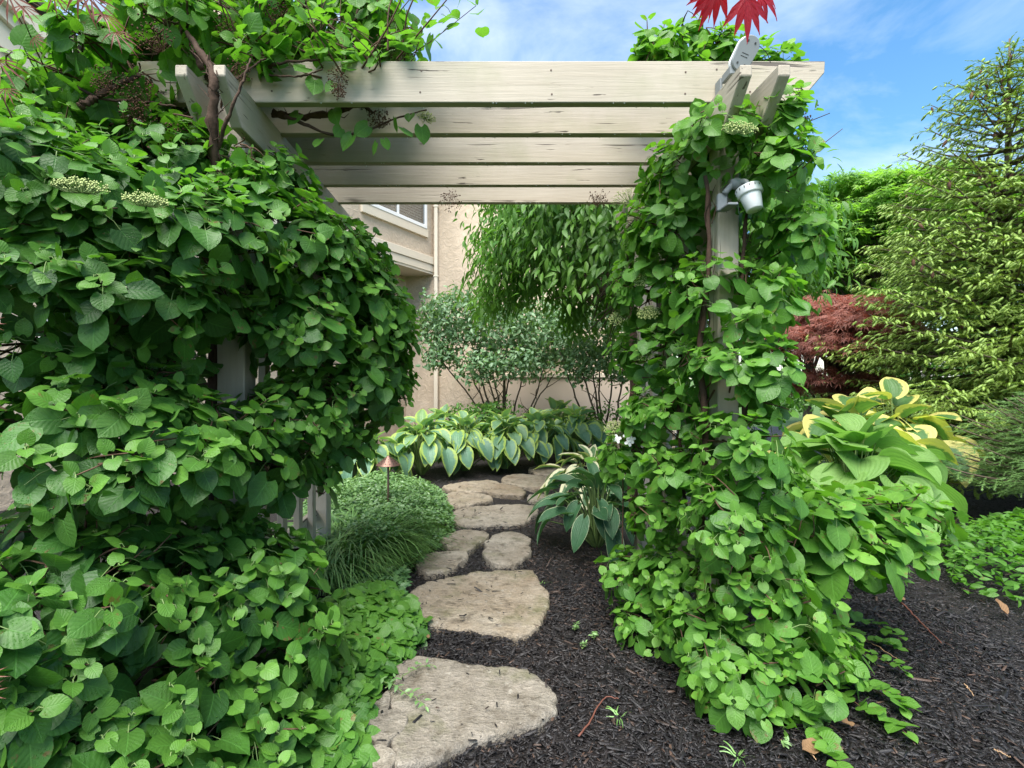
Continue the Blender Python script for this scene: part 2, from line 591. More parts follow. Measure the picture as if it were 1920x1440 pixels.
def stone(poly_px, label, warm, z=0.03, seed=0):
    pts = np.array([G(x, y, z) for x, y in poly_px])
    c = pts.mean(0)
    ang = np.arctan2(pts[:, 1] - c[1], pts[:, 0] - c[0])
    o = np.argsort(ang)
    ang, rad = ang[o], np.hypot(pts[o, 0] - c[0], pts[o, 1] - c[1])
    seg = 120
    th = np.linspace(-math.pi, math.pi, seg, endpoint=False)
    rr = np.interp(th, np.r_[ang[-1] - 2 * math.pi, ang, ang[0] + 2 * math.pi], np.r_[rad[-1], rad, rad[0]])
    
    rr *= 1 + np.array([0.024 * noise.noise((math.cos(a) * 3.2 + seed, math.sin(a) * 3.2, 1.5)) + 0.022 * noise.cell((math.cos(a) * 5 + seed, math.sin(a) * 5, 0.5)) - .011 + 0.012 * noise.noise((math.cos(a) * 26, math.sin(a) * 26, seed)) + 0.016 * noise.noise((math.cos(a) * 11, math.sin(a) * 11, seed)) for a in th])
    rings = [0.0, .15, .3, .45, .58, .7, .8, .88, .945, .985, 1.0, 1.004, 1.0]
    V = [(c[0], c[1], 0)]
    for k, q in enumerate(rings[1:]):
        for a, r in zip(th, rr):
            V.append((c[0] + math.cos(a) * r * q, c[1] + math.sin(a) * r * q, 0))
    V = np.array(V)
    for i in range(len(V)):
        x, y = V[i, 0], V[i, 1]
        k = 0 if i == 0 else (i - 1) // seg + 1
        n1 = noise.noise((x * 3.1 + seed, y * 3.1, 0.0)) * 0.010 + noise.noise((x * 11, y * 17, seed)) * 0.008 + noise.noise((x * 30, y * 44, seed)) * 0.004
        zz = z + n1
        if k == 9: zz -= 0.004
        if k == 10: zz -= 0.012
        if k == 11: zz = z - 0.028 + n1
        if k == 12: zz = -0.05
        V[i, 2] = zz
    F3 = np.array([(0, 1 + j, 1 + (j + 1) % seg) for j in range(seg)])
    F4 = []
    for k in range(len(rings) - 2):
        a = 1 + k * seg
        for j in range(seg):
            j2 = (j + 1) % seg
            F4.append((a + j, a + seg + j, a + seg + j2, a + j2))
    ob = link('stepping_stone', mesh_np('stepping_stone', V - c * (1, 1, 0), [F3, np.array(F4)], None, None, M_STONE))
    ob.location = (c[0], c[1], 0)
    ob.color = (warm, 0, 0, 1)
    return tag(ob, label, 'stepping stone', 'flagstones of the garden path')

stone([(760,1229),(777,1225),(810,1231),(868,1244),(927,1246),(981,1252),(1006,1260),(1031,1283),(1045,1333),(1018,1350),(977,1362),(922,1377),(877,1392),(848,1408),(800,1424),(752,1436),(740,1431),(735,1390),(732,1330),(736,1275)],
      'large grey flagstone nearest the viewer, with green trailing sprigs lying on it', 0.12, 0.03, 1)
stone([(700,1388),(706,1340),(716,1300),(729,1285),(727,1330),(730,1388),(727,1399)],
      'olive grey split-off corner piece beside the large front flagstone', 0.05, 0.036, 2)
stone([(698,1396),(727,1403),(736,1434),(720,1442),(697,1425)],
      'small tan broken chip of stone below the olive corner piece', 0.25, 0.032, 3)
stone([(760,1121),(785,1096),(827,1083),(881,1073),(950,1068),(1002,1067),(1014,1092),(1029,1129),(1022,1154),(993,1183),(968,1192),(935,1185),(885,1177),(818,1169),(785,1162),(764,1150)],
      'big tan flagstone with a mossy right end, second from the front', 0.75, 0.03, 4)
stone([(781,1054),(802,1037),(831,1032),(875,1033),(860,1054),(827,1071),(797,1073)],
      'small tan pointed flagstone at the edge of the low green ground cover', 0.55, 0.03, 5)
stone([(831,1017),(847,998),(877,991),(904,994),(893,1017),(872,1031),(847,1027)],
      'small flagstone with sharp lower tip, left of the rounded oval stone', 0.5, 0.03, 6)
stone([(918,1008),(935,998),(960,994),(981,1000),(989,1021),(985,1042),(960,1058),(931,1056),(908,1042),(914,1025)],
      'rounded oval grey flagstone standing upright in the path with a grass tuft below', 0.3, 0.035, 7)
stone([(850,968),(860,952),(905,948),(960,946),(1002,946),(997,967),(985,979),(930,982),(860,983),(848,978)],
      'wide straight-edged flagstone slab across the path', 0.4, 0.03, 8)
stone([(835,928),(847,921),(889,923),(925,936),(893,942),(860,950),(842,944)],
      'thin triangular tan flagstone left of the wide slab', 0.7, 0.03, 9)
stone([(829,912),(860,904),(918,899),(937,906),(985,919),(981,927),(914,920),(850,918)],
      'long tapering tan flagstone in front of the blue hostas', 0.8, 0.035, 10)
stone([(940,896),(968,887),(1018,894),(1039,908),(1018,915),(965,907)],
      'tan diamond-shaped flagstone, second last before the bend', 0.75, 0.035, 11)
stone([(997,883),(1031,871),(1058,869),(1072,882),(1045,892),(1015,889)],
      'last tan flagstone where the path bends behind the white-edged hosta', 0.7, 0.03, 12)
stone([(990,930),(1010,924),(1032,928),(1026,937),(1000,938)],
      'small buried grey flagstone right of the long tapering stone', 0.3, 0.02, 13)

# ---- bark chips lying on the bed
def chips():
    T = np.array([(-.5, -.5, 0), (.5, -.42, 0), (.42, .5, 0), (-.4, .46, 0), (-.4, -.4, 1), (.42, -.34, .8), (.33, .42, 1.), (-.33, .36, .75)])
    TF = [np.array([(4, 5, 6, 7), (0, 1, 5, 4), (1, 2, 6, 5), (2, 3, 7, 6), (3, 0, 4, 7)])]
    TU = np.zeros((8, 2))
    acc = Acc()
    zones = [(-0.45, 0.30, 1.78, 2.35, 110, .033), (-0.40, 0.30, 2.6, 3.4, 120, .034), (-.3, .35, 3.5, 6.5, 60, .033), (-0.75, 0.75, 1.65, 3.2, 9000), (-0.6, 0.9, 3.2, 5.2, 3200), (0.7, 2.6, 1.65, 3.6, 8000), (2.6, 4.4, 2.2, 4.6, 2800), (-1.6, 2.2, 5.2, 7.6, 700), (3.4, 6.2, 4.2, 6.6, 700), (-2.6, -0.75, 1.5, 3.4, 500), (1.0, 4.6, 0.9, 1.65, 3000), (2.6, 4.8, 1.6, 2.2, 2600)]
    for x0, x1, y0, y1, dens, *zz in zones:
        m = int((x1 - x0) * (y1 - y0) * dens)
        p = np.stack([rng.uniform(x0, x1, m), rng.uniform(y0, y1, m), (zz[0] if zz else 0) + rng.uniform(-0.012, 0.012, m)], -1)
        a = rng.uniform(0, 6.28, m)
        d = np.stack([np.cos(a), np.sin(a), rng.normal(0, 0.22, m)], -1)
        n = np.stack([rng.normal(0, .25, m), rng.normal(0, .25, m), np.ones(m)], -1)
        X, D, N = frames(d, n)
        ln = rng.lognormal(math.log(0.021), 0.55, m).clip(0.006, 0.09)
        wd = (ln * rng.uniform(0.09, 0.28, m)).clip(0.0022, 0.012)
        th = rng.uniform(0.0012, 0.004, m)
        W = T[None, :, 0, None] * (X * wd[:, None])[:, None] + T[None, :, 1, None] * (D * ln[:, None])[:, None] + T[None, :, 2, None] * (N * th[:, None])[:, None] + p[:, None]
        F = (TF[0][None] + (np.arange(m) * 8)[:, None, None]).reshape(-1, 4)
        brown = np.where(rng.random(m) < 0.06, rng.uniform(0.2, .9, m), rng.uniform(0, 0.07, m))
        patch = np.array([noise.noise((q[0] * 1.6, q[1] * 1.6, 5.0)) for q in p])
        red = np.exp(-(((p[:, 0] - .55) / .45) ** 2 + ((p[:, 1] - 4.0) / 1.1) ** 2))
        brown = np.clip(np.where(rng.random(m) < red * .5, rng.uniform(.1, .6, m), brown) + np.clip(patch - .1, 0, 1) * .10 * rng.random(m), 0, 1)
        acc.add(W.reshape(-1, 3), [F], np.tile(TU, (m, 1)), np.repeat(rng.random(m), 8), np.repeat(brown, 8))
    o = acc.build('mulch', M_CHIP, None, 'stuff', smooth=False)
    tag(o, 'black shredded bark mulch chips covering the garden bed', 'mulch')
chips()

# ================================================================== HOUSE
def stucco_mat(name, ca, cb):
    t = NT(name)
    c = t.n('ShaderNodeTexCoord').outputs['Object']
    f = t.noise(c, 1.4, 6, 0.6)
    g = t.noise(c, 9, 5, 0.6, 1.2)
    col = t.mix(t.ramp(f, 0.3, 0.7), ca, cb)
    col = t.mix(t.math('MULTIPLY', t.ramp(g, 0.5, 0.66), 0.35), col, tuple(min(1, x * 1.22) for x in cb))
    nr = t.bump(g, 0.55, 0.03, t.bump(t.noise(c, 90, 4), 0.4, 0.006))
    return t.done(t.pbr(col, 0.88, 0.2, nr))
M_STUCCO = stucco_mat('tan_stucco', (0.43, 0.345, 0.255), (0.565, 0.465, 0.355))
M_TRIM = simple_mat('cream_trim', (0.66, 0.58, 0.46), 0.55, 0.35, 0.06, 4, 0.08)
M_PANEL = simple_mat('pale_panel', (0.60, 0.49, 0.40), 0.6, 0.3, 0.05, 3, 0.1)
M_WHITE = simple_mat('white_vinyl', (0.8, 0.8, 0.79), 0.4, 0.4, 0.03, 5, 0.03)
M_ROOF = simple_mat('roof_shingle', (0.10, 0.085, 0.075), 0.9, 0.2, 0.4, 12, 0.6)

def glass_mat():
    t = NT('window_glass')
    gl = t.n('ShaderNodeBsdfGlossy', {'Roughness': 0.03})
    tr = t.n('ShaderNodeBsdfTransparent', {'Color': (0.82, 0.87, 0.9, 1)})
    lw = t.n('ShaderNodeLayerWeight', {'Blend': 0.35})
    ms = t.n('ShaderNodeMixShader')
    t.t.links.new(t.math('ADD', t.math('MULTIPLY', lw.outputs['Fresnel'], 0.7), 0.08), ms.inputs[0])
    t.t.links.new(tr.outputs[0], ms.inputs[1])
    t.t.links.new(gl.outputs[0], ms.inputs[2])
    return t.done(ms.outputs[0])
M_GLASS = glass_mat()
M_ROOM = simple_mat('dim_room', (0.05, 0.055, 0.06), 0.9, 0.1, 0.1, 5, 0.0)
M_BLIND = simple_mat('blind_slats', (0.62, 0.64, 0.66), 0.6, 0.3, 0.05, 8, 0.05)

CORNER = np.array((-1.0, 10.4, 0.0))
WD = np.array((-0.494, -0.87, 0.0))        # along the left wall, towards the viewer
WN = np.array((0.87, -0.494, 0.0))         # its outward normal
house = thing('house', CORNER, 'tan stucco two-storey house with cream trim behind the garden', 'house')
hl = np.array(house.location)
Z3 = (0, 0, 1)
def wall_prism(name, poly, t0, t1, mat, parent=None, bevel=0.0, base=CORNER, d=WD, n=WN):
    bm = prism(poly, d, Z3, n, t0, t1, bevel, base - hl)
    return link(name, bm_mesh(name, bm, mat), parent or house)
# upper storey, projecting 0.6 m over the ground floor
wall_prism('upper_wall', [(0.0, 3.70), (4.6, 3.70), (4.6, 6.3), (0.0, 6.3)], -0.6, 0.0, M_STUCCO)
wall_prism('soffit', [(0.0, 3.36), (4.6, 3.36), (4.6, 3.40), (0.0, 3.40)], -0.598, 0.02, M_TRIM)
wall_prism('belt_board', [(0.0, 3.40), (4.6, 3.40), (4.6, 3.545), (0.0, 3.545)], -0.59, 0.035, M_TRIM, None, 0.006)
wall_prism('belt_board', [(0.0, 3.55), (4.6, 3.55), (4.6, 3.70), (0.0, 3.70)], -0.59, 0.055, M_TRIM, None, 0.006)
# ground floor wall with its gable towards the viewer
wall_prism('lower_wall', [(0.0, -0.1), (9.5, -0.1), (9.5, 6.60), (4.62, 3.62), (0.0, 3.355)], -0.9, -0.6, M_STUCCO)
def rake(a0, a1, w0, w1, t0, t1, name):
    sl = 0.65
    q = lambda t, off: (t, 4.60 + sl * (t - 5.98) + off)
    wall_prism(name, [q(a0, w0), q(a1, w0), q(a1, w1), q(a0, w1)], t0, t1, M_TRIM, None, 0.004)
rake(4.62, 9.5, -0.42, -0.16, -0.6, -0.56, 'rake_board')
rake(4.62, 9.5, -0.158, -0.04, -0.6, -0.50, 'rake_board')
rake(4.62, 9.5, -0.038, 0.16, -0.6, -0.42, 'rake_board')
# windows
def window(t0, t1, z0, z1, off, mull=2):
    fr = 0.065
    def bar(nm, a0, a1, b0, b1, p0, p1, mat, par):
        m = prism([(a0, b0), (a1, b0), (a1, b1), (a0, b1)], WD, Z3, WN, p0, p1, 0.003, CORNER - hl)
        return link(nm, bm_mesh(nm, m, mat), par)
    win = bar('window', t0, t1, z0, z1, off + 0.002, off + 0.010, M_ROOM, house)
    bar('pane', t0 + .002, t1 - .002, z0 + .002, z1 - .002, off + 0.034, off + 0.040, M_GLASS, win)
    bar('frame', t0 - fr, t0, z0 - fr, z1 + fr, off, off + 0.06, M_WHITE, win)
    bar('frame', t1, t1 + fr, z0 - fr, z1 + fr, off, off + 0.06, M_WHITE, win)
    bar('frame', t0 + .001, t1 - .001, z0 - fr, z0, off, off + 0.058, M_WHITE, win)
    bar('frame', t0 + .001, t1 - .001, z1, z1 + fr, off, off + 0.058, M_WHITE, win)
    for k in range(1, mull):
        tm = t0 + (t1 - t0) * k / mull
        bar('muntin', tm - 0.03, tm + 0.03, z0 + .001, z1 - .001, off + 0.013, off + 0.05, M_WHITE, win)
    z = z0 + 0.04
    m = bmesh.new()
    while z < z1 - 0.03:
        for k in range(mull):
            a0 = t0 + (t1 - t0) * k / mull + 0.07
            a1 = t0 + (t1 - t0) * (k + 1) / mull - 0.07
            vs = [m.verts.new(Vector(CORNER - hl) + Vector(WD) * a + Vector(WN) * (off + 0.014 + dz * 0.3) + Vector((0, 0, z + dz))) for a, dz in ((a0, 0), (a1, 0), (a1, 0.032), (a0, 0.032))]
            m.faces.new(vs)
        z += 0.052
    b = link('blind', bm_mesh('blind', m, M_BLIND), win)
    bar('sill', t0 - fr - 0.05, t1 + fr + 0.05, z0 - fr - 0.16, z0 - fr - 0.002, off, off + 0.05, M_TRIM, win)
window(0.36, 2.0, 4.28, 5.7, 0.0)
window(5.35, 6.15, 1.1, 2.25, -0.6, 1)
# right wall and its low pale panel
RD = np.array((0.951, -0.309, 0.0)); RN = np.array((-0.309, -0.951, 0.0))
wall_prism('right_wall', [(-0.9, -0.1), (4.6, -0.1), (4.6, 6.3), (-0.9, 6.3)], -0.3, 0.0, M_STUCCO, None, 0, CORNER, RD, RN)
wall_prism('panel', [(1.55, 0.42), (4.5, 0.42), (4.5, 1.28), (1.55, 1.28)], 0.0, 0.02, M_PANEL, None, 0.004, CORNER, RD, RN)
wall_prism('panel_trim', [(1.5, 1.282), (4.62, 1.282), (4.62, 1.36), (1.5, 1.36)], 0.0, 0.045, M_TRIM, None, 0.006, CORNER, RD, RN)
wall_prism('panel_trim', [(1.5, 0.30), (4.62, 0.30), (4.62, 0.418), (1.5, 0.418)], 0.0, 0.045, M_TRIM, None, 0.006, CORNER, RD, RN)
# downspout at the inside corner
ds = link('downspout', bm_mesh('downspout', box(-0.035, 0.035, -0.12, -0.05, 1.75, 6.28, 0.008), M_TRIM), house, at=(0.06, -0.02, 0))
link('lower_pipe', bm_mesh('lower_pipe', box(-0.04, 0.04, -0.13, -0.045, 0.02, 1.76, 0.008), M_TRIM), ds)
for z in (1.9, 3.3, 4.7):
    link('strap', bm_mesh('strap', box(-0.05, 0.05, -0.127, -0.02, z, z + 0.03, 0.003), M_TRIM), ds)
# roof edge of the near gable
bm = prism([(4.62, 3.95), (9.5, 7.12), (9.5, 7.2), (4.62, 4.03)], WD, Z3, WN, -3.0, -0.38, 0.0, CORNER - hl)
link('roof', bm_mesh('roof', bm, M_ROOF), house)
bm = prism([(-0.1, 6.31), (4.7, 6.31), (4.7, 6.39), (-0.1, 6.39)], WD, Z3, WN, -3.0, 0.3, 0.0, CORNER - hl)
link('roof', bm_mesh('roof', bm, M_ROOF), house)

# ================================================================== PERGOLA
def wood_mat(name, axis, peel=0.0):
    t = NT(name)
    c = t.n('ShaderNodeTexCoord').outputs['Object']
    r = t.n('ShaderNodeObjectInfo').outputs['Random']
    sh = t.n('ShaderNodeCombineXYZ')
    for i in 'XYZ':
        t.set(sh, i, t.math('MULTIPLY', r, 23.7))
    av = t.n('ShaderNodeVectorMath', operation='ADD')
    t.t.links.new(c, av.inputs[0]); t.t.links.new(sh.outputs[0], av.inputs[1])
    p = av.outputs[0]
    st = [1.0, 1.0, 1.0]; st[axis] = 0.045
    grain = t.noise(t.scale(p, st), 75.0, 6, 0.6, 0.3)
    band = t.noise(t.scale(p, st), 17.0, 4, 0.5, 0.6)
    blot = t.noise(p, 1.9, 5, 0.6)
    col = t.mix(t.ramp(blot, 0.3, 0.7), (0.355, 0.31, 0.243), (0.42, 0.37, 0.297))
    col = t.mix(t.math('MULTIPLY', t.ramp(band, 0.55, 0.75), 0.25), col, (0.30, 0.25, 0.19))
    alg = t.ramp(t.noise(p, 2.3, 5, 0.6), 0.52, 0.72)
    col = t.mix(t.math('MULTIPLY', alg, 0.45), col, (0.235, 0.245, 0.135))
    cst = [1.0, 1.0, 1.0]; cst[axis] = 0.07
    cr = t.ramp(t.noise(t.scale(p, cst), 58.0, 3, 0.5, 0.4), 0.65, 0.67)
    msk = t.ramp(t.noise(p, 4.2, 3), 0.52, 0.60)
    cst2 = [1.0, 1.0, 1.0]; cst2[axis] = 0.02
    cr2 = t.ramp(t.noise(t.scale(p, cst2), 42.0, 2, 0.4, 0.2), 0.655, 0.668)
    msk2 = t.ramp(t.noise(p, 2.1, 3), 0.53, 0.60)
    ck = t.math('MAXIMUM', t.math('MULTIPLY', cr, msk), t.math('MULTIPLY', t.math('MULTIPLY', cr2, msk2), 0.8))
    col = t.mix(t.math('MULTIPLY', t.ramp(grain, 0.42, 0.62), 0.18), col, (0.28, 0.23, 0.17))
    col = t.mix(ck, col, (0.055, 0.042, 0.03))
    kn = t.n('ShaderNodeTexVoronoi', {'Scale': 3.1, 'Randomness': 1.0})
    kst = [1.0, 1.0, 1.0]; kst[axis] = 0.6
    t.set(kn, 'Vector', t.scale(p, kst))
    kd = t.ramp(kn.outputs['Distance'], 0.055, 0.03)
    col = t.mix(t.math('MULTIPLY', kd, t.ramp(grain, 0.35, 0.55)), col, (0.10, 0.075, 0.05))
    stn = t.ramp(t.noise(t.scale(p, st), 9.0, 5, 0.6, 1.0), 0.56, 0.74)
    col = t.mix(t.math('MULTIPLY', stn, 0.3), col, (0.24, 0.19, 0.14))
    if peel:
        sp = t.n('ShaderNodeSeparateXYZ')
        t.t.links.new(c, sp.inputs[0])
        pn = t.noise(t.scale(p, cst), 22.0, 5, 0.6, 0.6)
        hi = t.math('MULTIPLY', t.ramp(sp.outputs['Z'], 0.135, 0.19), t.ramp(sp.outputs['X'], -0.4, 1.5))
        pk = t.ramp(t.math('ADD', pn, t.math('MULTIPLY', hi, peel)), 0.76, 0.82)
        bare = t.mix(grain, (0.05, 0.04, 0.032), (0.17, 0.145, 0.12))
        col = t.mix(pk, col, bare)
        ck = t.math('ADD', ck, pk)
    nr = t.bump(t.math('SUBTRACT', t.math('MULTIPLY', grain, 0.5), ck), 0.5, 0.006)
    return t.done(t.pbr(col, 0.62, 0.3, nr))
M_WX, M_WY, M_WZ = wood_mat('painted_wood_across', 0), wood_mat('painted_wood_deep', 1), wood_mat('painted_wood_upright', 2)
M_WPEEL = wood_mat('peeling_wood', 0, 0.36)

PX0, PX1 = -1.085, 1.085
pergola = thing('pergola', (0, 3.0, 0), 'beige painted wooden pergola with five rafters and weathered paint over the path', 'pergola')
def ppart(name, bm, mat, at=(0, 0, 0), parent=None):
    o = link(name, bm_mesh(name, bm, mat), parent or pergola)
    o.location = Vector(at) - (Vector((0, 3.0, 0)) if parent is None else Vector((0, 0, 0)))
    return o
RZ = EYE + 1.24                      # underside of the rafters
def rafter_bm():
    return prism([(-1.43, 0), (1.435, 0), (1.55, 0.135), (1.553, 0.188), (-1.57, 0.188), (-1.567, 0.14)], (1, 0, 0), (0, 0, 1), (0, 1, 0), 0.0, 0.046, 0.0035)
r0 = ppart('rafter', rafter_bm(), M_WPEEL, (0, 2.32, RZ))
r0['label'] = 'front rafter with cracked, peeling paint along its top right end'
rme = bm_mesh('rafter', rafter_bm(), M_WX)
for y in (2.62, 2.975, 3.325, 3.66):
    o = link('rafter', rme, pergola)
    o.location = (0, y - 3.0, RZ)
def beam_bm():   # along y, upswept nose at both ends
    return prism([(2.055, 0.185), (2.055, 0.142), (2.20, 0.0), (3.84, 0.0), (3.985, 0.142), (3.985, 0.185)], (0, 1, 0), (0, 0, 1), (1, 0, 0), -0.024, 0.024, 0.0035)
bme = bm_mesh('beam', beam_bm(), M_WY)
for x in (1.058, 1.212, -1.058, -1.212):
    o = link('beam', bme, pergola)
    o.location = (x, -3.0, RZ - 0.175)
# posts
for x, y, hw, dy in ((1.135, 2.36, 0.049, 0.1), (1.135, 3.57, 0.049, 0.1), (-1.135, 3.57, 0.049, 0.1), (-1.128, 2.29, 0.062, 0.12)):
    ppart('post', box(-hw, hw, 0, dy, -0.05, RZ - 0.002, 0.006), M_WZ, (x, y, 0))
    if hw < 0.06 and x > 0 and y < 3:
        pass
# trellis sides: upright slats between two rails
sme = bm_mesh('slat', box(-0.019, 0.019, -0.03, 0.03, 0.06, RZ - 0.26, 0.003), M_WZ)
rlm = bm_mesh('rail', box(-0.02, 0.02, 2.47, 3.568, -0.035, 0.035, 0.003), M_WY)
for x in (1.135, -1.135):
    for y in (2.66, 2.9, 3.15, 3.4):
        o = link('slat', sme, pergola); o.location = (x, y - 3.0, 0)
    for z in (0.34, 2.1):
        o = link('rail', rlm, pergola); o.location = (x + (0.04 if x > 0 else -0.04), -3.0, z)
nlm = bm_mesh('nail', prism([(.0045 * math.cos(a), .0045 * math.sin(a)) for a in np.linspace(0, 6.283, 8, endpoint=False)], (1, 0, 0), (0, 0, 1), (0, 1, 0), -.0012, .001), simple_mat('rusty_nail', (0.09, 0.06, 0.045), 0.6, 0.3))
for x in (-.95, -.28, .31, .92, 1.06, 1.21):
    for z in (.045, .142):
        o = link('nail', nlm, r0); o.location = (x + rng.normal(0, .006), 0, z + rng.normal(0, .006))
# water drops hanging under the rafters
def drops():
    a = Acc()
    O = np.array([(1, 0, 0), (0, 1, 0), (-1, 0, 0), (0, -1, 0), (0, 0, 1.2), (0, 0, -1)]) * 0.0028
    F = [np.array([(0, 1, 4), (1, 2, 4), (2, 3, 4), (3, 0, 4), (1, 0, 5), (2, 1, 5), (3, 2, 5), (0, 3, 5)])]
    for y in (2.32, 2.62, 2.975, 3.325, 3.66):
        for _ in range(26):
            a.add(O + (rng.uniform(-0.75, 1.0), y + rng.choice((0.004, 0.042)), RZ - 0.002), F)
    t = NT('water_drop')
    a.build('water_drops', t.done(t.pbr((0.8, 0.85, 0.9), 0.05, 0.8)), pergola, 'stuff')
drops()
# ================================================================== LEAF SHAPES AND MATERIALS
YS = [0.0, 0.08, 0.24, 0.44, 0.64, 0.81, 0.91, 1.0]
def heart(k):
    r = np.random.default_rng(100 + k)
    ws = np.array([0.22, 0.385, 0.475, 0.475, 0.39, 0.235, 0.095, 0.004]) * r.uniform(0.92, 1.08)
    return leaf_grid(YS, ws, lobe=0.20 * r.uniform(.7, 1.2), cols=5, fold=r.uniform(-0.02, 0.16), droop=r.uniform(0.05, 0.28), wave=r.uniform(.008, .03), twist=r.uniform(-.25, .25), seed=k, cup=r.uniform(-.12, .06), side=r.uniform(-.3, .3))
HEART = [heart(k) for k in range(10)]
def oval(k, wid=0.21, pts=(0.0, .14, .34, .56, .78, 1.0), prof=(.05, .6, 1, .95, .52, .01), fold=.16, droop=.22, cols=3):
    return leaf_grid(pts, np.array(prof) * wid, 0.0, cols, fold, droop, 0.01, 0.25 * ((k % 3) - 1), k)
OVAL = [oval(k) for k in range(4)]
SMALL = [oval(k, 0.24, (0, .25, .6, 1.0), (.08, 1, .85, .01)) for k in range(3)]
def hosta_t(k, wid=0.36, droop=0.34, cup=0.1):
    r = np.random.default_rng(300 + k)
    ys = [0, .05, .14, .27, .42, .57, .71, .83, .93, 1.0]
    ws = np.array([.30, .60, .85, .985, 1.0, .92, .74, .5, .24, .01]) * wid * r.uniform(.92, 1.08)
    return leaf_grid(ys, ws, 0.16, 7, r.uniform(.10, .26), droop * r.uniform(.6, 1.3), r.uniform(.012, .03), r.uniform(-.3, .3), k, cup * r.uniform(-.5, 1.2), r.uniform(-.4, .4))
def palmate(lobes, wid, lens, seed, droop=0.12):
    r = np.random.default_rng(seed)
    V, Q, T3, UV = [(0, 0, 0)], [], [], [(.5, 0)]
    for k in range(lobes):
        a = (k - (lobes - 1) / 2) * (250 / lobes) * math.pi / 180
        l = lens * (1 - 0.45 * abs(a) / 2.2) * r.uniform(.9, 1.1)
        dx, dy = math.sin(a), math.cos(a)
        b = len(V)
        for t, ww in ((.38, wid), (.75, wid * .6)):
            for sg in (-1, 1):
                V.append((dx * l * t + sg * dy * ww, dy * l * t - sg * dx * ww, -droop * t * t + .01 * sg))
                UV.append((.5 + .5 * sg, t))
        V.append((dx * l, dy * l, -droop * 1.25)); UV.append((.5, 1))
        T3 += [(0, b + 1, b), (b + 2, b + 3, b + 4)]
        Q += [(b, b + 1, b + 3, b + 2)]
    return np.array(V, float), [np.array(T3), np.array(Q)], np.array(UV)
LACE = [palmate(7, 0.035, 1.0, k, 0.25) for k in range(3)]
MAPLE = [palmate(5, 0.10, 1.0, 20 + k, 0.15) for k in range(3)]

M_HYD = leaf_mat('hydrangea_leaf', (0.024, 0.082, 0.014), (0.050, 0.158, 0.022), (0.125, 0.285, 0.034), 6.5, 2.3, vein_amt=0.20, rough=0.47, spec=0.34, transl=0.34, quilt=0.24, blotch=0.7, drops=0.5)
M_HYD2 = leaf_mat('lit_hydrangea_leaf', (0.042, 0.130, 0.016), (0.078, 0.208, 0.026), (0.145, 0.310, 0.038), 6.5, 2.3, vein_amt=0.20, rough=0.47, spec=0.34, transl=0.38, quilt=0.24, blotch=0.6, drops=0.5)  # same hydrangea leaf, with sunlit brightness put into its colours
M_CHERRY = leaf_mat('drooping_tree_leaf', (0.036, 0.112, 0.017), (0.070, 0.188, 0.028), (0.17, 0.33, 0.04), 7, 1.6, vein_amt=0.15, rough=0.44, spec=0.35, transl=0.30, quilt=0.3)
M_SHRUB = leaf_mat('shrub_leaf', (0.075, 0.155, 0.075), (0.14, 0.25, 0.12), (0.22, 0.34, 0.15), 6, 1.6, vein_amt=0.2, rough=0.40, spec=0.5, transl=0.25, quilt=0.3)
M_BLUE = leaf_mat('blue_hosta_leaf', (0.075, 0.175, 0.105), (0.135, 0.265, 0.17), (0.25, 0.36, 0.07), 5.0, 0, (0.10, 0.20, 0.13), 0.25, 0.42, 0.4, 0.28, 0.6, edge=(0.29, 0.395, 0.09), edge_w=0.27, edge_noise=0.17, parallel=True)
M_BIG = leaf_mat('chartreuse_hosta_leaf', (0.115, 0.235, 0.055), (0.175, 0.32, 0.085), (0.23, 0.385, 0.10), 6.0, 0, (0.22, 0.36, 0.10), 0.3, 0.5, 0.3, 0.36, 1.0, parallel=True, tcol=(1.3, 1.6, .7))
M_GOLD = leaf_mat('gold_edged_hosta_leaf', (0.045, 0.125, 0.040), (0.075, 0.18, 0.055), (0.15, 0.25, 0.06), 5.0, 0, (0.10, 0.2, 0.06), 0.25, 0.48, 0.35, 0.36, 0.7, edge=(0.55, 0.50, 0.16), edge_w=0.38, parallel=True)
M_WHITEH = leaf_mat('white_edged_hosta_leaf', (0.030, 0.090, 0.036), (0.050, 0.140, 0.060), (0.10, 0.2, 0.07), 5.0, 0, (0.07, 0.16, 0.08), 0.25, 0.45, 0.4, 0.22, 0.7, edge=(0.30, 0.36, 0.20), edge_w=0.05, edge_noise=0.05, parallel=True)
M_CREAM = leaf_mat('cream_edged_hosta_leaf', (0.05, 0.13, 0.045), (0.075, 0.18, 0.06), (0.15, 0.25, 0.1), 4.0, 0, (0.2, 0.28, 0.1), 0.2, 0.45, 0.4, 0.25, 0.6, edge=(0.62, 0.60, 0.38), edge_w=0.46, parallel=True)
M_VINCA = leaf_mat('ground_cover_leaf', (0.055, 0.135, 0.045), (0.12, 0.24, 0.085), (0.22, 0.36, 0.12), 5, 1.6, vein_amt=0.2, rough=0.36, spec=0.5, transl=0.22, quilt=0.2)
M_GRASS = leaf_mat('grass_blade', (0.05, 0.135, 0.028), (0.095, 0.22, 0.045), (0.15, 0.28, 0.07), 3, 0, vein_amt=0.25, rough=0.38, spec=0.5, transl=0.15, quilt=0.2, parallel=True)
M_RED = leaf_mat('red_maple_leaf', (0.16, 0.064, 0.050), (0.29, 0.120, 0.088), (0.42, 0.20, 0.14), 4, 1, vein_amt=0.1, rough=0.45, spec=0.35, transl=0.32, quilt=0.2, tcol=(1.7, 0.9, 0.7))
M_SCARLET = leaf_mat('scarlet_maple_leaf', (0.16, 0.010, 0.018), (0.42, 0.016, 0.030), (0.55, 0.03, 0.05), 4, 1, vein_amt=0.2, rough=0.42, spec=0.35, transl=0.45, quilt=0.2, tcol=(1.6, 0.6, 0.7))
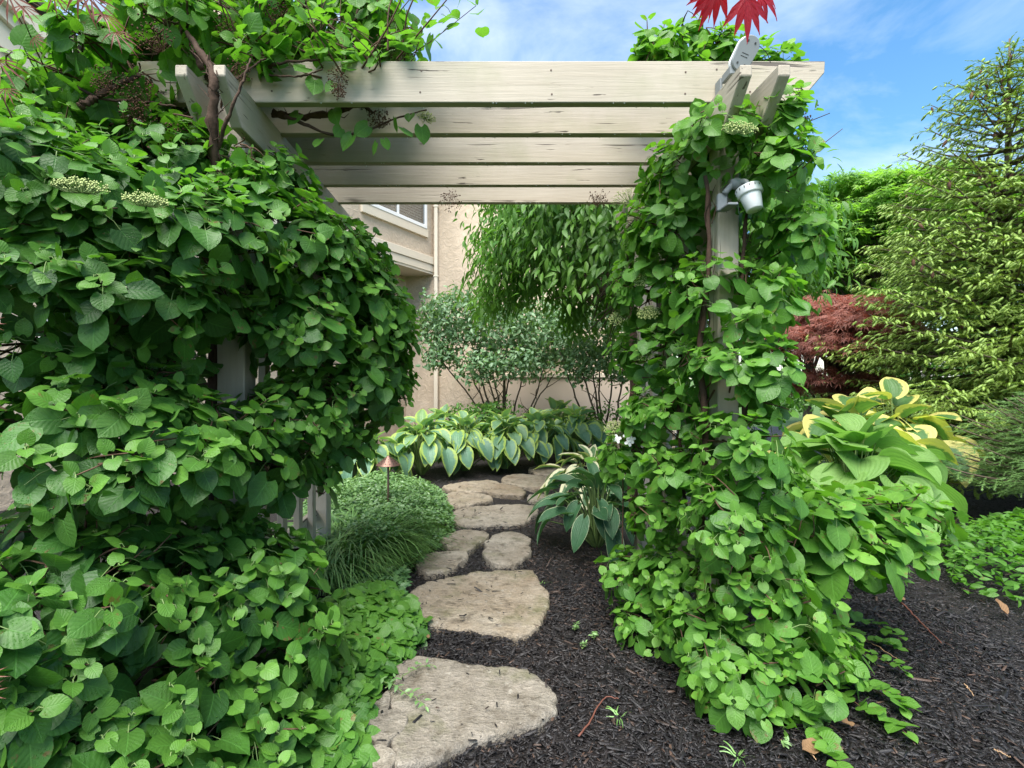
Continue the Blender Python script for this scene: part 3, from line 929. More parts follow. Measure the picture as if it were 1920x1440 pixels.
M_GMAPLE = leaf_mat('green_maple_leaf', (0.10, 0.22, 0.04), (0.18, 0.34, 0.06), (0.28, 0.44, 0.08), 4, 1, vein_amt=0.1, rough=0.45, spec=0.35, transl=0.45, quilt=0.2)
M_NEEDLE = leaf_mat('spruce_needle', (0.026, 0.064, 0.016), (0.075, 0.145, 0.032), (0.28, 0.405, 0.062), 3, 0, vein_amt=0.1, rough=0.45, spec=0.35, transl=0.15, quilt=0.1)
M_FIR = leaf_mat('fir_needle', (0.030, 0.085, 0.026), (0.075, 0.165, 0.050), (0.16, 0.28, 0.08), 3, 0, vein_amt=0.1, rough=0.42, spec=0.4, transl=0.18, quilt=0.1)
M_BARK = simple_mat('vine_bark', (0.055, 0.033, 0.022), 0.85, 0.2, 0.6, 60, 0.9)
M_TWIG = simple_mat('brown_twig', (0.085, 0.048, 0.030), 0.8, 0.25, 0.5, 50, 0.5)
M_TRUNK = simple_mat('grey_bark', (0.10, 0.078, 0.055), 0.85, 0.2, 0.5, 30, 0.9)
M_STALK = simple_mat('green_stalk', (0.13, 0.20, 0.06), 0.55, 0.35, 0.3, 40, 0.1)
M_DRY = simple_mat('dried_flower', (0.085, 0.045, 0.028), 0.85, 0.15, 0.5, 80, 0.3)
M_LACEF = simple_mat('lacecap_buds', (0.36, 0.42, 0.16), 0.7, 0.25, 0.25, 60, 0.1)
M_PETAL = simple_mat('white_petal', (0.80, 0.80, 0.78), 0.6, 0.3, 0.04, 30, 0.05)

HEART_A = temp_meshes('heart_leaf', HEART, M_HYD)
HEART_B = temp_meshes('heart_leaf', HEART, M_HYD2)

# ================================================================== CLIMBING HYDRANGEAS
KEEP_CLEAR = [(P(455, 700, y_), .055) for y_ in (1.7, 1.85, 2.0, 2.15)] + [(P(450, 925, y_), .05) for y_ in (1.8, 1.95, 2.1)] + [(P(60, 655, y_), .07) for y_ in (1.5, 1.65, 1.8, 1.95)] + [(P(25, 935, y_), .08) for y_ in (1.3, 1.45, 1.6, 1.8)] + [(P(605, 930, y_), .06) for y_ in (2.2, 2.4, 2.6)] + [(P(150, 336, 1.38), .06), (P(272, 364, 1.48), .06), (P(1408, 372, 2.12), .12), (P(1410, 372, 1.98), .12), (P(1400, 95, 2.17), .10), (P(1350, 380, 2.2), .07), (P(1360, 440, 2.2), .07)]
def sphere_dirs(m):
    return unit(rng.normal(size=(m, 3)))

def in_blobs(p, blobs, skip=-1):
    """smallest ellipsoid level over the blobs"""
    f = np.full(len(p), 9.0)
    for k, (c, r) in enumerate(blobs):
        if k == skip:
            continue
        f = np.minimum(f, np.linalg.norm((p - c) / r, axis=1))
    return f

def shoots(blobs, dens, inner=0.74, lo=0.86, hi=1.06, under=0.4):
    PS, NS = [], []
    for k, (c, r) in enumerate(blobs):
        area = 4 * math.pi * (((r[0] * r[1]) ** 1.6 + (r[0] * r[2]) ** 1.6 + (r[1] * r[2]) ** 1.6) / 3) ** (1 / 1.6)
        m = max(4, int(area * dens))
        u = sphere_dirs(m)
        p = c + u * r * rng.uniform(lo, hi, (m, 1))
        n = unit(u / r)
        ok = (in_blobs(p, blobs, k) > inner) & ((n[:, 2] > -0.25) | (rng.random(m) < under)) & (p[:, 2] > 0.03)
        PS.append(p[ok]); NS.append(n[ok])
    return np.concatenate(PS), np.concatenate(NS)

class Leaves:
    def __init__(s): s.p, s.d, s.n, s.s, s.r, s.a = [], [], [], [], [], []
    def add(s, p, d, n, size, rnd, age):
        s.p.append(p); s.d.append(d); s.n.append(n); s.s.append(size); s.r.append(rnd); s.a.append(age)
    def arrays(s):
        return np.array(s.p), unit(np.array(s.d)), np.array(s.n), np.array(s.s), np.array(s.r), np.array(s.a)

DOWN = np.array((0, 0, -1.0))
def rosette(lv, stalks, p, axis, size, rnd0, age0, pairs=(2, 3), droop=0.5, flat=0.0):
    """opposite pairs of leaves round a shoot tip, the innermost pair small and young"""
    axis = unit(axis)
    ref = np.array((0.2, 0.9, 0.3)) if abs(axis[2]) > .5 else np.array((0, 0.1, 1.0))
    a = unit(np.cross(axis, ref)); b = np.cross(axis, a)
    ph = rng.uniform(0, 6.28)
    np_ = rng.integers(pairs[0], pairs[1] + 1)
    for k in range(np_):
        inner_ = k / max(1, np_ - 1) if np_ > 1 else 0.3
        th = R(92 - 38 * inner_ + rng.normal(0, 8))
        for h in (0, 1):
            f = ph + k * math.pi / 2 + h * math.pi + rng.normal(0, .22)
            rad = a * math.cos(f) + b * math.sin(f)
            d = unit(axis * math.cos(th) + rad * math.sin(th) + DOWN * droop * rng.uniform(.4, 1.4) * (1 - .6 * inner_))
            L_ = size * (1 - 0.5 * inner_) * rng.uniform(.78, 1.15)
            pet = L_ * rng.uniform(.35, .8) * (1 - .5 * inner_)
            base = p - axis * (0.05 * (1 - inner_)) * rng.uniform(.5, 1.5) + d * pet
            n = unit(axis * 0.85 + np.array((0, 0, .30)) + rng.normal(0, .15, 3))
            lv.add(base, d, n, L_, float(np.clip(rnd0 + rng.normal(0, .2), 0, 1)), float(np.clip(age0 + inner_ * .55 + rng.normal(0, .08), 0, 1)))
            if stalks is not None and rng.random() < .6:
                q0 = p - axis * 0.04 * (1 - inner_)
                tube(stalks, np.array([q0, (q0 + base) / 2 + np.array((0, 0, .006)), base]), 0.0016, 3, cap=False)

def vine(name, label, base, blobs, dens, size, mats, rnd=0.5, age=0.05, up=0.6, group=None, cat='climbing plant', fill=1.0,
         heads=(), dried=(), stems=(), twig=0.3, tint_at=None, parts=300, pairs=(2, 3), extra=None, parent_thing=None, under=0.4, hook=None):
    root = thing(name, base, label, cat, group)
    blobs = [(np.asarray(c, float), np.asarray(r, float)) for c, r in blobs]
    lv, st, tw = Leaves(), Acc(), Acc()
    ps, ns = shoots(blobs, dens, under=under)
    cs = np.array([b[0] for b in blobs])
    for p, n in zip(ps, ns):
        ax = unit(n * .9 + np.array((0, 0, up * .62)) + rng.normal(0, .17, 3))
        yz = age + (0.0 if tint_at is None else tint_at(p))  # paleness by position, added on top of the leaf age
        rosette(lv, st, p, ax, size * rng.uniform(.8, 1.15), rnd + .25 * rng.normal(), yz, pairs)
        if rng.random() < twig:
            c = cs[np.argmin(np.linalg.norm((cs - p), axis=1))]
            q = p + (c - p) * rng.uniform(.5, .9) + rng.normal(0, .03, 3)
            tube(tw, smooth_path([q, (p + q) / 2 + rng.normal(0, .03, 3), p], 5), (.0048, .002), 4, cap=False)
    if fill:
        for c, r in blobs:
            m = int(r[0] * r[1] * r[2] * 4.2 * 260 * fill)
            u = sphere_dirs(m) * (rng.random((m, 1)) ** .33) * .86
            p = c + u * r
            for q, uu in zip(p, u):
                if q[2] < .04: continue
                d = unit(rng.normal(0, 1, 3) + DOWN * .5)
                n = unit(np.array((0, 0, .9)) + uu * .7 + rng.normal(0, .35, 3))
                lv.add(q, d, n, size * rng.uniform(.7, 1.05), float(rng.uniform(0, .5)), 0.0)
    if extra is not None:
        extra(lv, st, tw)
    p, d, n, s, r, a = lv.arrays()
    ok = (p[:, 1] > 0.95) & (p[:, 2] > 0.015)
    for c_, r_ in KEEP_CLEAR:
        ok &= np.linalg.norm(p + d * s[:, None] * .5 - c_, axis=1) > r_
    p, d, n, s, r, a = p[ok], d[ok], n[ok], s[ok], r[ok], a[ok]
    foliage(root, HEART, mats[1], mats[0], p, d, n, s, r, a, parts)
    for pts, r0, r1 in stems:
        acc = Acc()
        path = smooth_path(pts, 26, min(.006, r0 * .22))
        rad = np.linspace(r0, r1, len(path)) * (1 + .15 * rng.normal(size=len(path)))
        tube(acc, path, np.maximum(rad, .0015), 8)
        # shaggy bark strips
        if r0 > .012:
            for _ in range(int(60 * r0 / .03)):
                i = rng.integers(0, len(path) - 2)
                q = path[i] + sphere_dirs(1)[0] * r0 * .9
                tube(acc, np.array([q, q + (path[i + 1] - path[i]) * .8 + rng.normal(0, .008, 3), q + (path[i + 2] - path[i]) * .8 + rng.normal(0, .02, 3)]), (.003, .003, .001), 3, cap=False)
        acc.build('stem', M_BARK, root)
    if st.n: st.build('leaf_stalks', M_STALK, root, 'stuff')
    if tw.n: tw.build('twigs', M_TWIG, root, 'stuff')
    for (c, ax, rr) in heads: flower_head(root, c, ax, rr, False)
    for (c, ax, rr) in dried: flower_head(root, c, ax, rr, True)
    return root

OCT_V = np.array([(1, 0, 0), (0, 1, 0), (-1, 0, 0), (0, -1, 0), (0, 0, 1), (0, 0, -1)], float)
OCT_F = np.array([(0, 1, 4), (1, 2, 4), (2, 3, 4), (3, 0, 4), (1, 0, 5), (2, 1, 5), (3, 2, 5), (0, 3, 5)])
def flower_head(root, c, ax, rr, dry, petals=0):
    ax = unit(np.asarray(ax, float))
    ref = np.array((0, .2, 1.0)) if abs(ax[2]) < .9 else np.array((1., 0, 0))
    a = unit(np.cross(ax, ref)); b = np.cross(ax, a)
    acc, sta = Acc(), Acc()
    base = c - ax * rr * (.55 if not dry else 1.1)
    m = 210 if not dry else 95
    for i in range(m):
        q = math.sqrt((i + .5) / m) * rr
        f = i * 2.39996 + rng.normal(0, .15)
        p = c + (a * math.cos(f) + b * math.sin(f)) * q + ax * (-.25 * q * q / rr + rng.normal(0, rr * (.07 if not dry else .38)))
        acc.add(OCT_V * rng.uniform(.6, 1.1) * (.0036 if not dry else .0052) * (1 if rr > .05 else .8) + p, [OCT_F])
        if i % 3 == 0:
            tube(sta, np.array([base + (p - base) * .15, base + (p - base) * .6 - ax * rr * .1, p]), .0009 if not dry else .0007, 3, cap=False)
    h = acc.build('dried_flower_head' if dry else 'flower_head', M_DRY if dry else M_LACEF, root, 'stuff')
    sta_o = sta.mesh('stalks', M_DRY if dry else M_STALK, True, np.array(root.location))
    link('stalks', sta_o, h)
    for k in range(petals):
        f = k * 2.4 + .4
        p = c + (a * math.cos(f) + b * math.sin(f)) * rr * 1.15 + ax * .01
        floret(root, p, ax + rng.normal(0, .3, 3), .018)

def floret(root, p, ax, r):
    ax = unit(ax); ref = np.array((0, .2, 1.0)); a = unit(np.cross(ax, ref)); b = np.cross(ax, a)
    acc = Acc()
    for k in range(4):
        f = k * math.pi / 2 + .3
        d = a * math.cos(f) + b * math.sin(f); e = np.cross(ax, d)
        V = [p, p + d * r * .5 + e * r * .42 + ax * .003, p + d * r * 1.05 + e * r * .3, p + d * r * 1.15, p + d * r * 1.05 - e * r * .3, p + d * r * .5 - e * r * .42 + ax * .003]
        acc.add(np.array(V), [np.array([(0, 1, 2, 3), (0, 3, 4, 5)])])
    acc.build('white_floret', M_PETAL, root)

B = lambda px, py, y, rx, ry, rz: (P(px, py, y), (rx, ry, rz))

# ---- left pergola side
left_blobs = [
    B(60, 380, 1.75, .42, .40, .24), B(210, 430, 1.85, .36, .36, .26), B(380, 470, 2.0, .32, .34, .26),
    B(80, 520, 1.7, .34, .34, .20), B(260, 560, 1.85, .34, .36, .18),
    B(500, 430, 2.25, .27, .34, .24), B(590, 500, 2.6, .28, .42, .32), B(640, 590, 2.8, .34, .48, .40),
    B(560, 620, 2.45, .28, .36, .26), B(650, 720, 2.85, .30, .45, .30), B(560, 780, 2.45, .25, .34, .24),
    B(520, 345, 2.5, .18, .28, .14), B(690, 640, 2.95, .27, .42, .34), B(690, 570, 3.05, .22, .40, .28), B(660, 510, 2.9, .22, .40, .26), B(700, 720, 3.0, .22, .36, .24),
    B(110, 650, 1.8, .30, .30, .11), B(300, 670, 2.1, .18, .25, .07), B(230, 720, 1.9, .3, .25, .08), B(20, 330, 1.8, .4, .4, .24), B(300, 330, 2.25, .34, .3, .24),
]
def lit_right(p):
    return float(np.clip((p[0] + 1.15) * .34, 0, .34)) + (.12 if rng.random() < .18 else 0)  # light on the path side painted as paler leaves, plus random pale ones
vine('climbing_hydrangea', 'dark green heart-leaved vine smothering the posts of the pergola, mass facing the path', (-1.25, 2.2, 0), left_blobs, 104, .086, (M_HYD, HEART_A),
     .45, .02, .6, 'climbing hydrangeas on the pergola', fill=.8, tint_at=lit_right, twig=.35,
     stems=[([P(402, 1000, 2.3), P(396, 820, 2.32), P(404, 640, 2.33), P(392, 480, 2.33), P(396, 330, 2.34)], .036, .026),
            ([P(396, 330, 2.34), P(404, 230, 2.3), P(398, 165, 2.3), P(380, 120, 2.3)], .022, .012),
            ([P(410, 900, 2.36), P(420, 700, 2.4), P(408, 540, 2.4), P(420, 380, 2.4)], .018, .012),
            ([P(396, 600, 2.2), P(300, 640, 2.1), P(190, 610, 2.0), P(90, 600, 1.9)], .008, .004),
            ([P(390, 720, 2.2), P(310, 740, 2.1), P(220, 790, 1.9), P(150, 820, 1.8)], .007, .003)],
     heads=[(P(150, 338, 1.42), (.12, -.30, .95), .066), (P(272, 366, 1.52), (.15, -.30, .95), .062)],
     dried=[(P(345, 268, 2.2), (0, -1, .2), .05)])

mid_blobs = [
    B(170, 760, 1.75, .34, .30, .13), B(60, 830, 1.6, .30, .30, .14), B(290, 850, 1.8, .34, .34, .17), B(400, 800, 2.0, .26, .28, .14),
    B(480, 850, 2.12, .22, .26, .16), B(560, 890, 2.45, .16, .26, .13), B(180, 880, 1.6, .25, .25, .12), B(620, 830, 2.75, .22, .32, .16), 
]
vine('climbing_hydrangea', 'lower tier of broad wet heart leaves in front of the gap showing the tan wall', (-1.3, 1.9, 0), mid_blobs, 76, .094, (M_HYD, HEART_A),
     .4, .02, .6, 'climbing hydrangeas on the pergola', fill=.15, tint_at=lit_right, twig=.5,
     stems=[([P(380, 960, 2.2), P(300, 900, 1.95), P(200, 860, 1.75), P(100, 850, 1.6)], .007, .003),
            ([P(400, 900, 2.3), P(460, 860, 2.2), P(540, 880, 2.3)], .006, .003)])

low_blobs = [
    B(420, 1090, 1.95, .34, .34, .20), B(510, 1060, 2.2, .18, .24, .14), B(300, 1150, 1.75, .34, .34, .20), B(480, 1200, 1.9, .30, .30, .20),
    B(560, 1240, 2.05, .22, .26, .14), B(360, 1290, 1.75, .34, .32, .18), B(160, 1100, 1.55, .32, .34, .18), B(60, 1260, 1.4, .30, .34, .20),
    B(220, 1290, 1.52, .30, .30, .18), B(60, 1130, 1.42, .3, .34, .16), B(20, 1080, 1.7, .4, .4, .2), B(160, 985, 1.7, .28, .3, .12), B(300, 1000, 1.9, .25, .3, .11), B(400, 990, 2.05, .2, .24, .08), B(120, 1430, 1.35, .34, .3, .16), B(300, 1430, 1.5, .3, .3, .14), B(470, 1390, 1.68, .25, .25, .11),
]
vine('climbing_hydrangea', 'knee-high spill of large dark heart leaves on the ground by the pergola post', (-1.1, 1.8, 0), low_blobs, 100, .089, (M_HYD, HEART_A),
     .42, .0, .45, 'climbing hydrangeas on the pergola', fill=.5, tint_at=lambda p: float(np.clip((p[0] + 1.05) * .3, 0, .3)), twig=.35,  # leaf colour brightened towards the path to imitate light there
     stems=[([P(60, 1400, 1.5), P(160, 1280, 1.6), P(260, 1180, 1.8), P(330, 1060, 2.0)], .008, .004)],
     heads=[(P(378, 1010, 1.85), (.1, -.6, .8), .03)])

# ---- foliage tangle on top of the left beams
top_blobs = [
    B(330, 70, 2.35, .30, .34, .20), B(480, 40, 2.6, .36, .34, .22), B(600, 40, 2.8, .34, .30, .20), B(690, 55, 2.75, .22, .26, .18), B(470, 105, 2.3, .16, .16, .08), B(445, 290, 2.15, .12, .08, .10), B(360, 230, 2.14, .06, .06, .05), B(730, 70, 2.7, .15, .2, .13), B(660, 15, 2.8, .25, .25, .18),
    B(230, 110, 2.2, .28, .3, .16), B(200, 190, 2.3, .28, .4, .18), B(220, 220, 2.6, .42, .4, .30), B(330, 290, 2.8, .40, .36, .26), B(90, 270, 2.2, .3, .4, .2),
    B(400, 20, 2.9, .40, .4, .3), B(560, -30, 2.9, .5, .4, .2), B(330, -10, 2.6, .36, .4, .2), 
]
def tangle(lv, st, tw):
    for _ in range(120):
        a = P(rng.uniform(200, 760), rng.uniform(90, 150), rng.uniform(2.3, 2.9))
        b = a + np.array((rng.normal(0, .22), rng.normal(0, .15), rng.uniform(.05, .42)))
        pp = smooth_path([a, (a + b) / 2 + rng.normal(0, .05, 3), b], 6)
        tube(tw, pp, np.linspace(.005, .002, len(pp)), 4, cap=False)
        for t_ in (.45, .72, 1.0):
            rosette(lv, st, a + (b - a) * t_, np.array((rng.normal(0, .5), -.3, .7)), .075, .7, .3, (1, 2), .5)
    for _ in range(130):
        a = P(rng.uniform(120, 420), rng.uniform(190, 330), rng.uniform(2.3, 2.8))
        b = a + rng.normal(0, .2, 3)
        pp = smooth_path([a, (a + b) / 2 + rng.normal(0, .05, 3), b], 6)
        tube(tw, pp, np.linspace(.006, .002, len(pp)), 4, cap=False)
    # single leaves along the hanging branch under the rafters
    for px, py in ((560, 215), (640, 240), (660, 255), (720, 262), (690, 236), (740, 222), (770, 215), (790, 238), (600, 262), (705, 268), (625, 205), (755, 240), (590, 150), (625, 155), (650, 120)):
        y = 2.42 if py > 180 else 2.28
        lv.add(P(px, py, y), np.array((rng.normal(0, .6), rng.normal(-.2, .3), -.8)), np.array((rng.normal(0, .5), -.7, .5)), rng.uniform(.05, .085), .6, .3)
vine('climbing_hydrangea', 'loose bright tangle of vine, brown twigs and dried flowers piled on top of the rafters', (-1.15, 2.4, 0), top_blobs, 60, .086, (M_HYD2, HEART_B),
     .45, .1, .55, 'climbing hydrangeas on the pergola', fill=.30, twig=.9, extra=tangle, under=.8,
     tint_at=lambda p: .15 if p[2] > 2.75 else 0.0,  # light from above put into the colour of the highest leaves
     stems=[([P(552, 100, 2.6), P(562, 60, 2.6), P(575, 20, 2.6), P(580, -30, 2.6)], .026, .016),
            ([P(512, 212, 2.44), P(560, 218, 2.44), P(625, 212, 2.44), P(668, 196, 2.44), P(700, 212, 2.45)], .017, .008),
            ([P(535, 218, 2.42), P(570, 232, 2.42), P(625, 252, 2.43), P(680, 248, 2.43), P(735, 225, 2.45), P(800, 206, 2.48)], .009, .003),
            ([P(398, 400, 2.17), P(404, 300, 2.12), P(396, 215, 2.06), P(400, 150, 2.05), P(372, 95, 2.1), P(350, 60, 2.15)], .022, .010),
            ([P(404, 290, 2.12), P(430, 215, 2.06), P(455, 150, 2.06), P(470, 110, 2.1)], .009, .004),
            ([P(120, 150, 2.0), P(190, 185, 2.05), P(260, 190, 2.1), P(330, 200, 2.12)], .007, .004),
            ([P(490, 130, 2.25), P(530, 118, 2.25), P(600, 112, 2.26)], .008, .004),
            ([P(495, 140, 2.25), P(560, 143, 2.25), P(605, 130, 2.25)], .005, .003),
            ([P(430, 160, 2.15), P(480, 120, 2.2), P(500, 110, 2.2)], .006, .003),
            ([P(560, 90, 2.6), P(500, 50, 2.5), P(440, 20, 2.4), P(420, 10, 2.4)], .008, .004),
            ([P(380, 130, 2.2), P(350, 80, 2.2), P(310, 40, 2.2), P(255, -10, 2.2)], .010, .005),
            ([P(350, 85, 2.2), P(352, 40, 2.2), P(348, -20, 2.2)], .007, .004),
            ([P(640, 100, 2.7), P(650, 60, 2.7), P(660, 10, 2.7)], .010, .005),
            ([P(580, 70, 2.6), P(630, 60, 2.6), P(665, 40, 2.6), P(672, 0, 2.6)], .009, .005),
            ([P(150, 200, 2.0), P(200, 170, 2.05), P(260, 140, 2.1)], .014, .008)],
     dried=[(P(735, 75, 2.5), (.3, -.6, .5), .075), (P(765, 60, 2.55), (.4, -.6, .5), .05), (P(632, 150, 2.26), (0, -.6, -.8), .05), (P(634, 172, 2.26), (0, -.5, -.9), .035), (P(285, 60, 2.0), (0, -.8, .6), .07),
            (P(255, 165, 2.05), (0, -.8, .3), .07), (P(250, 205, 2.05), (0, -.8, .3), .06), (P(445, 130, 2.15), (0, -.9, .2), .05), (P(320, 255, 2.1), (0, -.9, .2), .06), (P(190, 150, 1.95), (0, -.9, .2), .05), (P(420, 50, 2.2), (0, -.9, .2), .05), (P(520, 20, 2.3), (0, -.9, .2), .06), (P(710, 220, 2.42), (0, -.8, .5), .055), (P(845, 378, 3.55), (0, -.5, -.8), .08), (P(1122, 370, 3.5), (0, -.7, .4), .07)],
     heads=[(P(800, 215, 2.5), (.3, -.7, .5), .05)])

# ---- right pergola side
right_blobs = [
    B(1330, 260, 2.35, .18, .24, .14), B(1440, 240, 2.3, .18, .22, .18), B(1290, 330, 2.6, .22, .3, .24), B(1440, 330, 2.3, .18, .26, .22),
    B(1260, 430, 2.75, .28, .34, .24), B(1470, 450, 2.35, .14, .24, .22), B(1230, 540, 2.9, .26, .34, .22), B(1330, 560, 2.42, .2, .26, .2),
    B(1420, 580, 2.3, .16, .22, .2), B(1240, 660, 2.9, .28, .34, .2), B(1350, 700, 2.35, .2, .26, .2), B(1420, 720, 2.25, .14, .22, .24),
    B(1260, 780, 2.75, .26, .34, .2), B(1380, 830, 2.25, .18, .24, .2), B(1210, 850, 2.85, .24, .3, .16), B(1280, 900, 2.5, .22, .26, .18), B(1420, 900, 2.2, .16, .22, .18),
    B(1240, 95, 2.9, .14, .16, .09), B(1340, 95, 2.95, .14, .16, .08), B(1440, 105, 2.8, .14, .12, .05), B(1290, 70, 3.0, .1, .1, .1),
    B(1370, 980, 2.15, .2, .22, .2), B(1240, 960, 2.6, .16, .24, .12),
]
def top_sprays(lv, st, tw):
    for x, y0, y1, dep in ((1250, 118, 40, 2.9), (1235, 118, 80, 2.8), (1340, 118, 45, 2.9), (1290, 120, 85, 2.95), (1200, 118, 95, 2.9), (1320, 118, 80, 2.8), (1370, 118, 30, 3.0), (1440, 120, 90, 2.9), (1470, 112, 95, 2.8), (1225, 60, 35, 2.9), (1270, 118, 70, 3.0)):
        a, b = P(x - 6, y0 + 30, dep), P(x - rng.uniform(-12, 14), y1, dep)
        pp = smooth_path([a, (a + b) / 2 + rng.normal(0, .02, 3), b], 8)
        tube(tw, pp, np.linspace(.005, .002, len(pp)), 5)
        for t in np.arange(.15, 1.01, .13):
            rosette(lv, st, a + (b - a) * t, np.array((rng.normal(0, .5), -.35, .8)), .098, .8, .45, (1, 2), .5)
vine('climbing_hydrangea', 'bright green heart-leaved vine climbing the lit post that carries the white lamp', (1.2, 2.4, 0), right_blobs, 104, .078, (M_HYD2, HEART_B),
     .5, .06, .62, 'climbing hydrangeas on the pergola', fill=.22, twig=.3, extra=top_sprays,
     tint_at=lambda p: float(np.clip((p[2] - 1.9) * .35, 0, .38)),  # lit look of the upper leaves painted in as a paler tint
     stems=[([P(1335, 1200, 2.3), P(1318, 1000, 2.35), P(1322, 800, 2.33), P(1312, 640, 2.33), P(1330, 480, 2.3), P(1322, 330, 2.3)], .016, .009),
            ([P(1400, 1100, 2.35), P(1394, 900, 2.35), P(1398, 700, 2.35), P(1390, 540, 2.35), P(1400, 400, 2.32)], .013, .007),
            ([P(1190, 1000, 3.5), P(1184, 850, 3.5), P(1188, 700, 3.5), P(1182, 560, 3.5)], .03, .02),
            ([P(1290, 1000, 2.7), P(1272, 800, 2.75), P(1276, 640, 2.75), P(1262, 520, 2.8)], .012, .006),
            ],
     heads=[(P(1390, 232, 2.05), (0, -.6, .75), .07), (P(1180, 362, 2.9), (-.3, -.6, .7), .11), (P(1160, 590, 2.9), (-.5, -.5, .7), .07), (P(1215, 582, 2.7), (-.3, -.6, .7), .06), (P(1208, 660, 2.7), (-.3, -.6, .7), .055), (P(1206, 520, 2.7), (-.3, -.6, .7), .055)],
     dried=[(P(1500, 200, 2.35), (.6, -.4, .5), .08)])

base_blobs = [
    B(1200, 1080, 2.75, .22, .3, .14), B(1290, 1080, 2.5, .24, .26, .16), B(1400, 1080, 2.15, .22, .22, .17), B(1230, 1170, 2.55, .22, .26, .14),
    B(1340, 1180, 2.2, .22, .22, .16), B(1450, 1150, 2.1, .2, .22, .17), B(1380, 1270, 2.0, .19, .2, .14), B(1470, 1240, 2.05, .22, .22, .15),
    B(1530, 1200, 2.25, .14, .24, .12), B(1250, 1230, 2.45, .16, .2, .08), B(1400, 1330, 1.94, .14, .14, .08), B(1490, 1290, 2.03, .13, .16, .09), B(1500, 1110, 2.3, .16, .22, .16),
]
root_r = vine('climbing_hydrangea', 'dense skirt of fresh green leaves round the foot of the lit post, on bark mulch', (1.15, 2.2, 0), base_blobs, 108, .076, (M_HYD2, HEART_B),
     .55, .04, .55, 'climbing hydrangeas on the pergola', fill=.5, twig=.15,
     tint_at=lambda p: float(np.clip((p[0] - 1.0) * .35, 0, .3)))  # leaves turn paler towards the right

arm_blobs = [B(1500, 950, 2.35, .22, .24, .12), B(1600, 960, 2.45, .25, .26, .10), B(1690, 950, 2.5, .17, .22, .09), B(1560, 1010, 2.35, .26, .24, .11), B(1470, 1000, 2.25, .16, .2, .12), B(1650, 1010, 2.4, .16, .2, .09)]
vine('hydrangea_shrub', 'low branch of wide pale wet leaves reaching out in front of the chartreuse hosta', (1.45, 2.4, 0), arm_blobs, 60, .110, (M_HYD2, HEART_B),
     .7, .22, .75, None, 'shrub', fill=.1, twig=.4,
     stems=[([P(1440, 1080, 2.4), P(1500, 990, 2.45), P(1580, 975, 2.5), P(1690, 970, 2.55)], .007, .003)])

lace = thing('lacecap_hydrangea', P(1165, 830, 3.0) * (1, 1, 0), 'small lacecap hydrangea with white florets beside the vine-covered post', 'shrub')
flower_head(lace, P(1150, 800, 2.95), (-.3, -.6, .7), .06, False)
flower_head(lace, P(1172, 806, 2.9), (-.1, -.7, .7), .05, False)
for px, py in ((1157, 823), (1176, 815), (1184, 824), (1179, 829)):
    floret(lace, P(px, py, 2.8), np.array((0, -1., .2)), .022)
acc = Acc()
pp = smooth_path([P(1165, 830, 3.0) * (1, 1, 0), P(1168, 900, 2.95), P(1160, 815, 2.95)], 8)
tube(acc, pp, .004, 5); acc.build('stem', M_TWIG, lace)
lv = Leaves()
for px, py, y in ((1140, 845, 2.9), (1180, 850, 2.85), (1120, 860, 3.0), (1165, 870, 2.8)):
    rosette(lv, None, P(px, py, y), np.array((-.2, -.5, .8)), .085, .5, .25, (2, 2))
foliage(lace, HEART, HEART_B, M_HYD2, *lv.arrays())
# ================================================================== HOSTAS
HOSTA = [hosta_t(k) for k in range(6)]
HOSTA_N = [hosta_t(20 + k, .25, .30) for k in range(5)]
HOSTA_BIG = [hosta_t(40 + k, .50, .22, .3) for k in range(6)]
HM = {m.name: temp_meshes('hosta_leaf', HOSTA, m) for m in (M_BLUE, M_GOLD)}
HM_BIG = temp_meshes('hosta_leaf', HOSTA_BIG, M_BIG)
HM_GOLD = temp_meshes('hosta_leaf', HOSTA_BIG, M_GOLD)
HM_W = temp_meshes('hosta_leaf', HOSTA_N, M_WHITEH)
HM_C = temp_meshes('hosta_leaf', HOSTA_N, M_CREAM)

def hosta(base, label, meshes, temps, mat, n, length, height, spread, rnd=.5, group=None, young=.0, lean=(0, 0), upright=.0):
    base = np.array([base[0], base[1], 0.0])
    root = thing('hosta', base, label, 'hosta', group)
    stal, lv = Acc(), Leaves()
    for i in range(n):
        t = (i + .5) / n                       # 0 outer .. 1 inner
        f = i * 2.39996 + rng.normal(0, .2)
        out = np.array((math.cos(f), math.sin(f), 0.0)) + np.array((lean[0], lean[1], 0)) * .4
        r_ = spread * (1 - t) ** .7 * rng.uniform(.8, 1.1) + .03
        h = height * (.42 + .58 * t ** .6) * rng.uniform(.88, 1.1)
        p = base + out * r_ * .7 + np.array((0, 0, h))
        inner_ = t > .82
        el = (.75 + rng.normal(0, .2)) if inner_ else (-.85 + .9 * t + upright + rng.normal(0, .26))
        d = unit(out * math.cos(el) + np.array((0, 0, math.sin(el))) + rng.normal(0, .14, 3))
        n_ = np.array((0, 0, 1.0)) + out * (-.8 if inner_ else .7) + rng.normal(0, .22, 3)
        L_ = length * (1 - .32 * t) * rng.uniform(.85, 1.12)
        lv.add(p, d, n_, L_, float(np.clip(rnd + rng.normal(0, .25), 0, 1)), float(np.clip(young + t * .3 - .12 + rng.normal(0, .08), 0, 1)))
        q = base + out * .03
        tube(stal, smooth_path([q, (q + p) / 2 + np.array((0, 0, h * .14)), p + d * .02], 6), np.linspace(.009, .004, 7)[:7], 5, cap=False)
    foliage(root, temps, meshes, mat, *lv.arrays(), parts=300)
    stal.build('leaf_stalks', M_STALK, root)
    return root

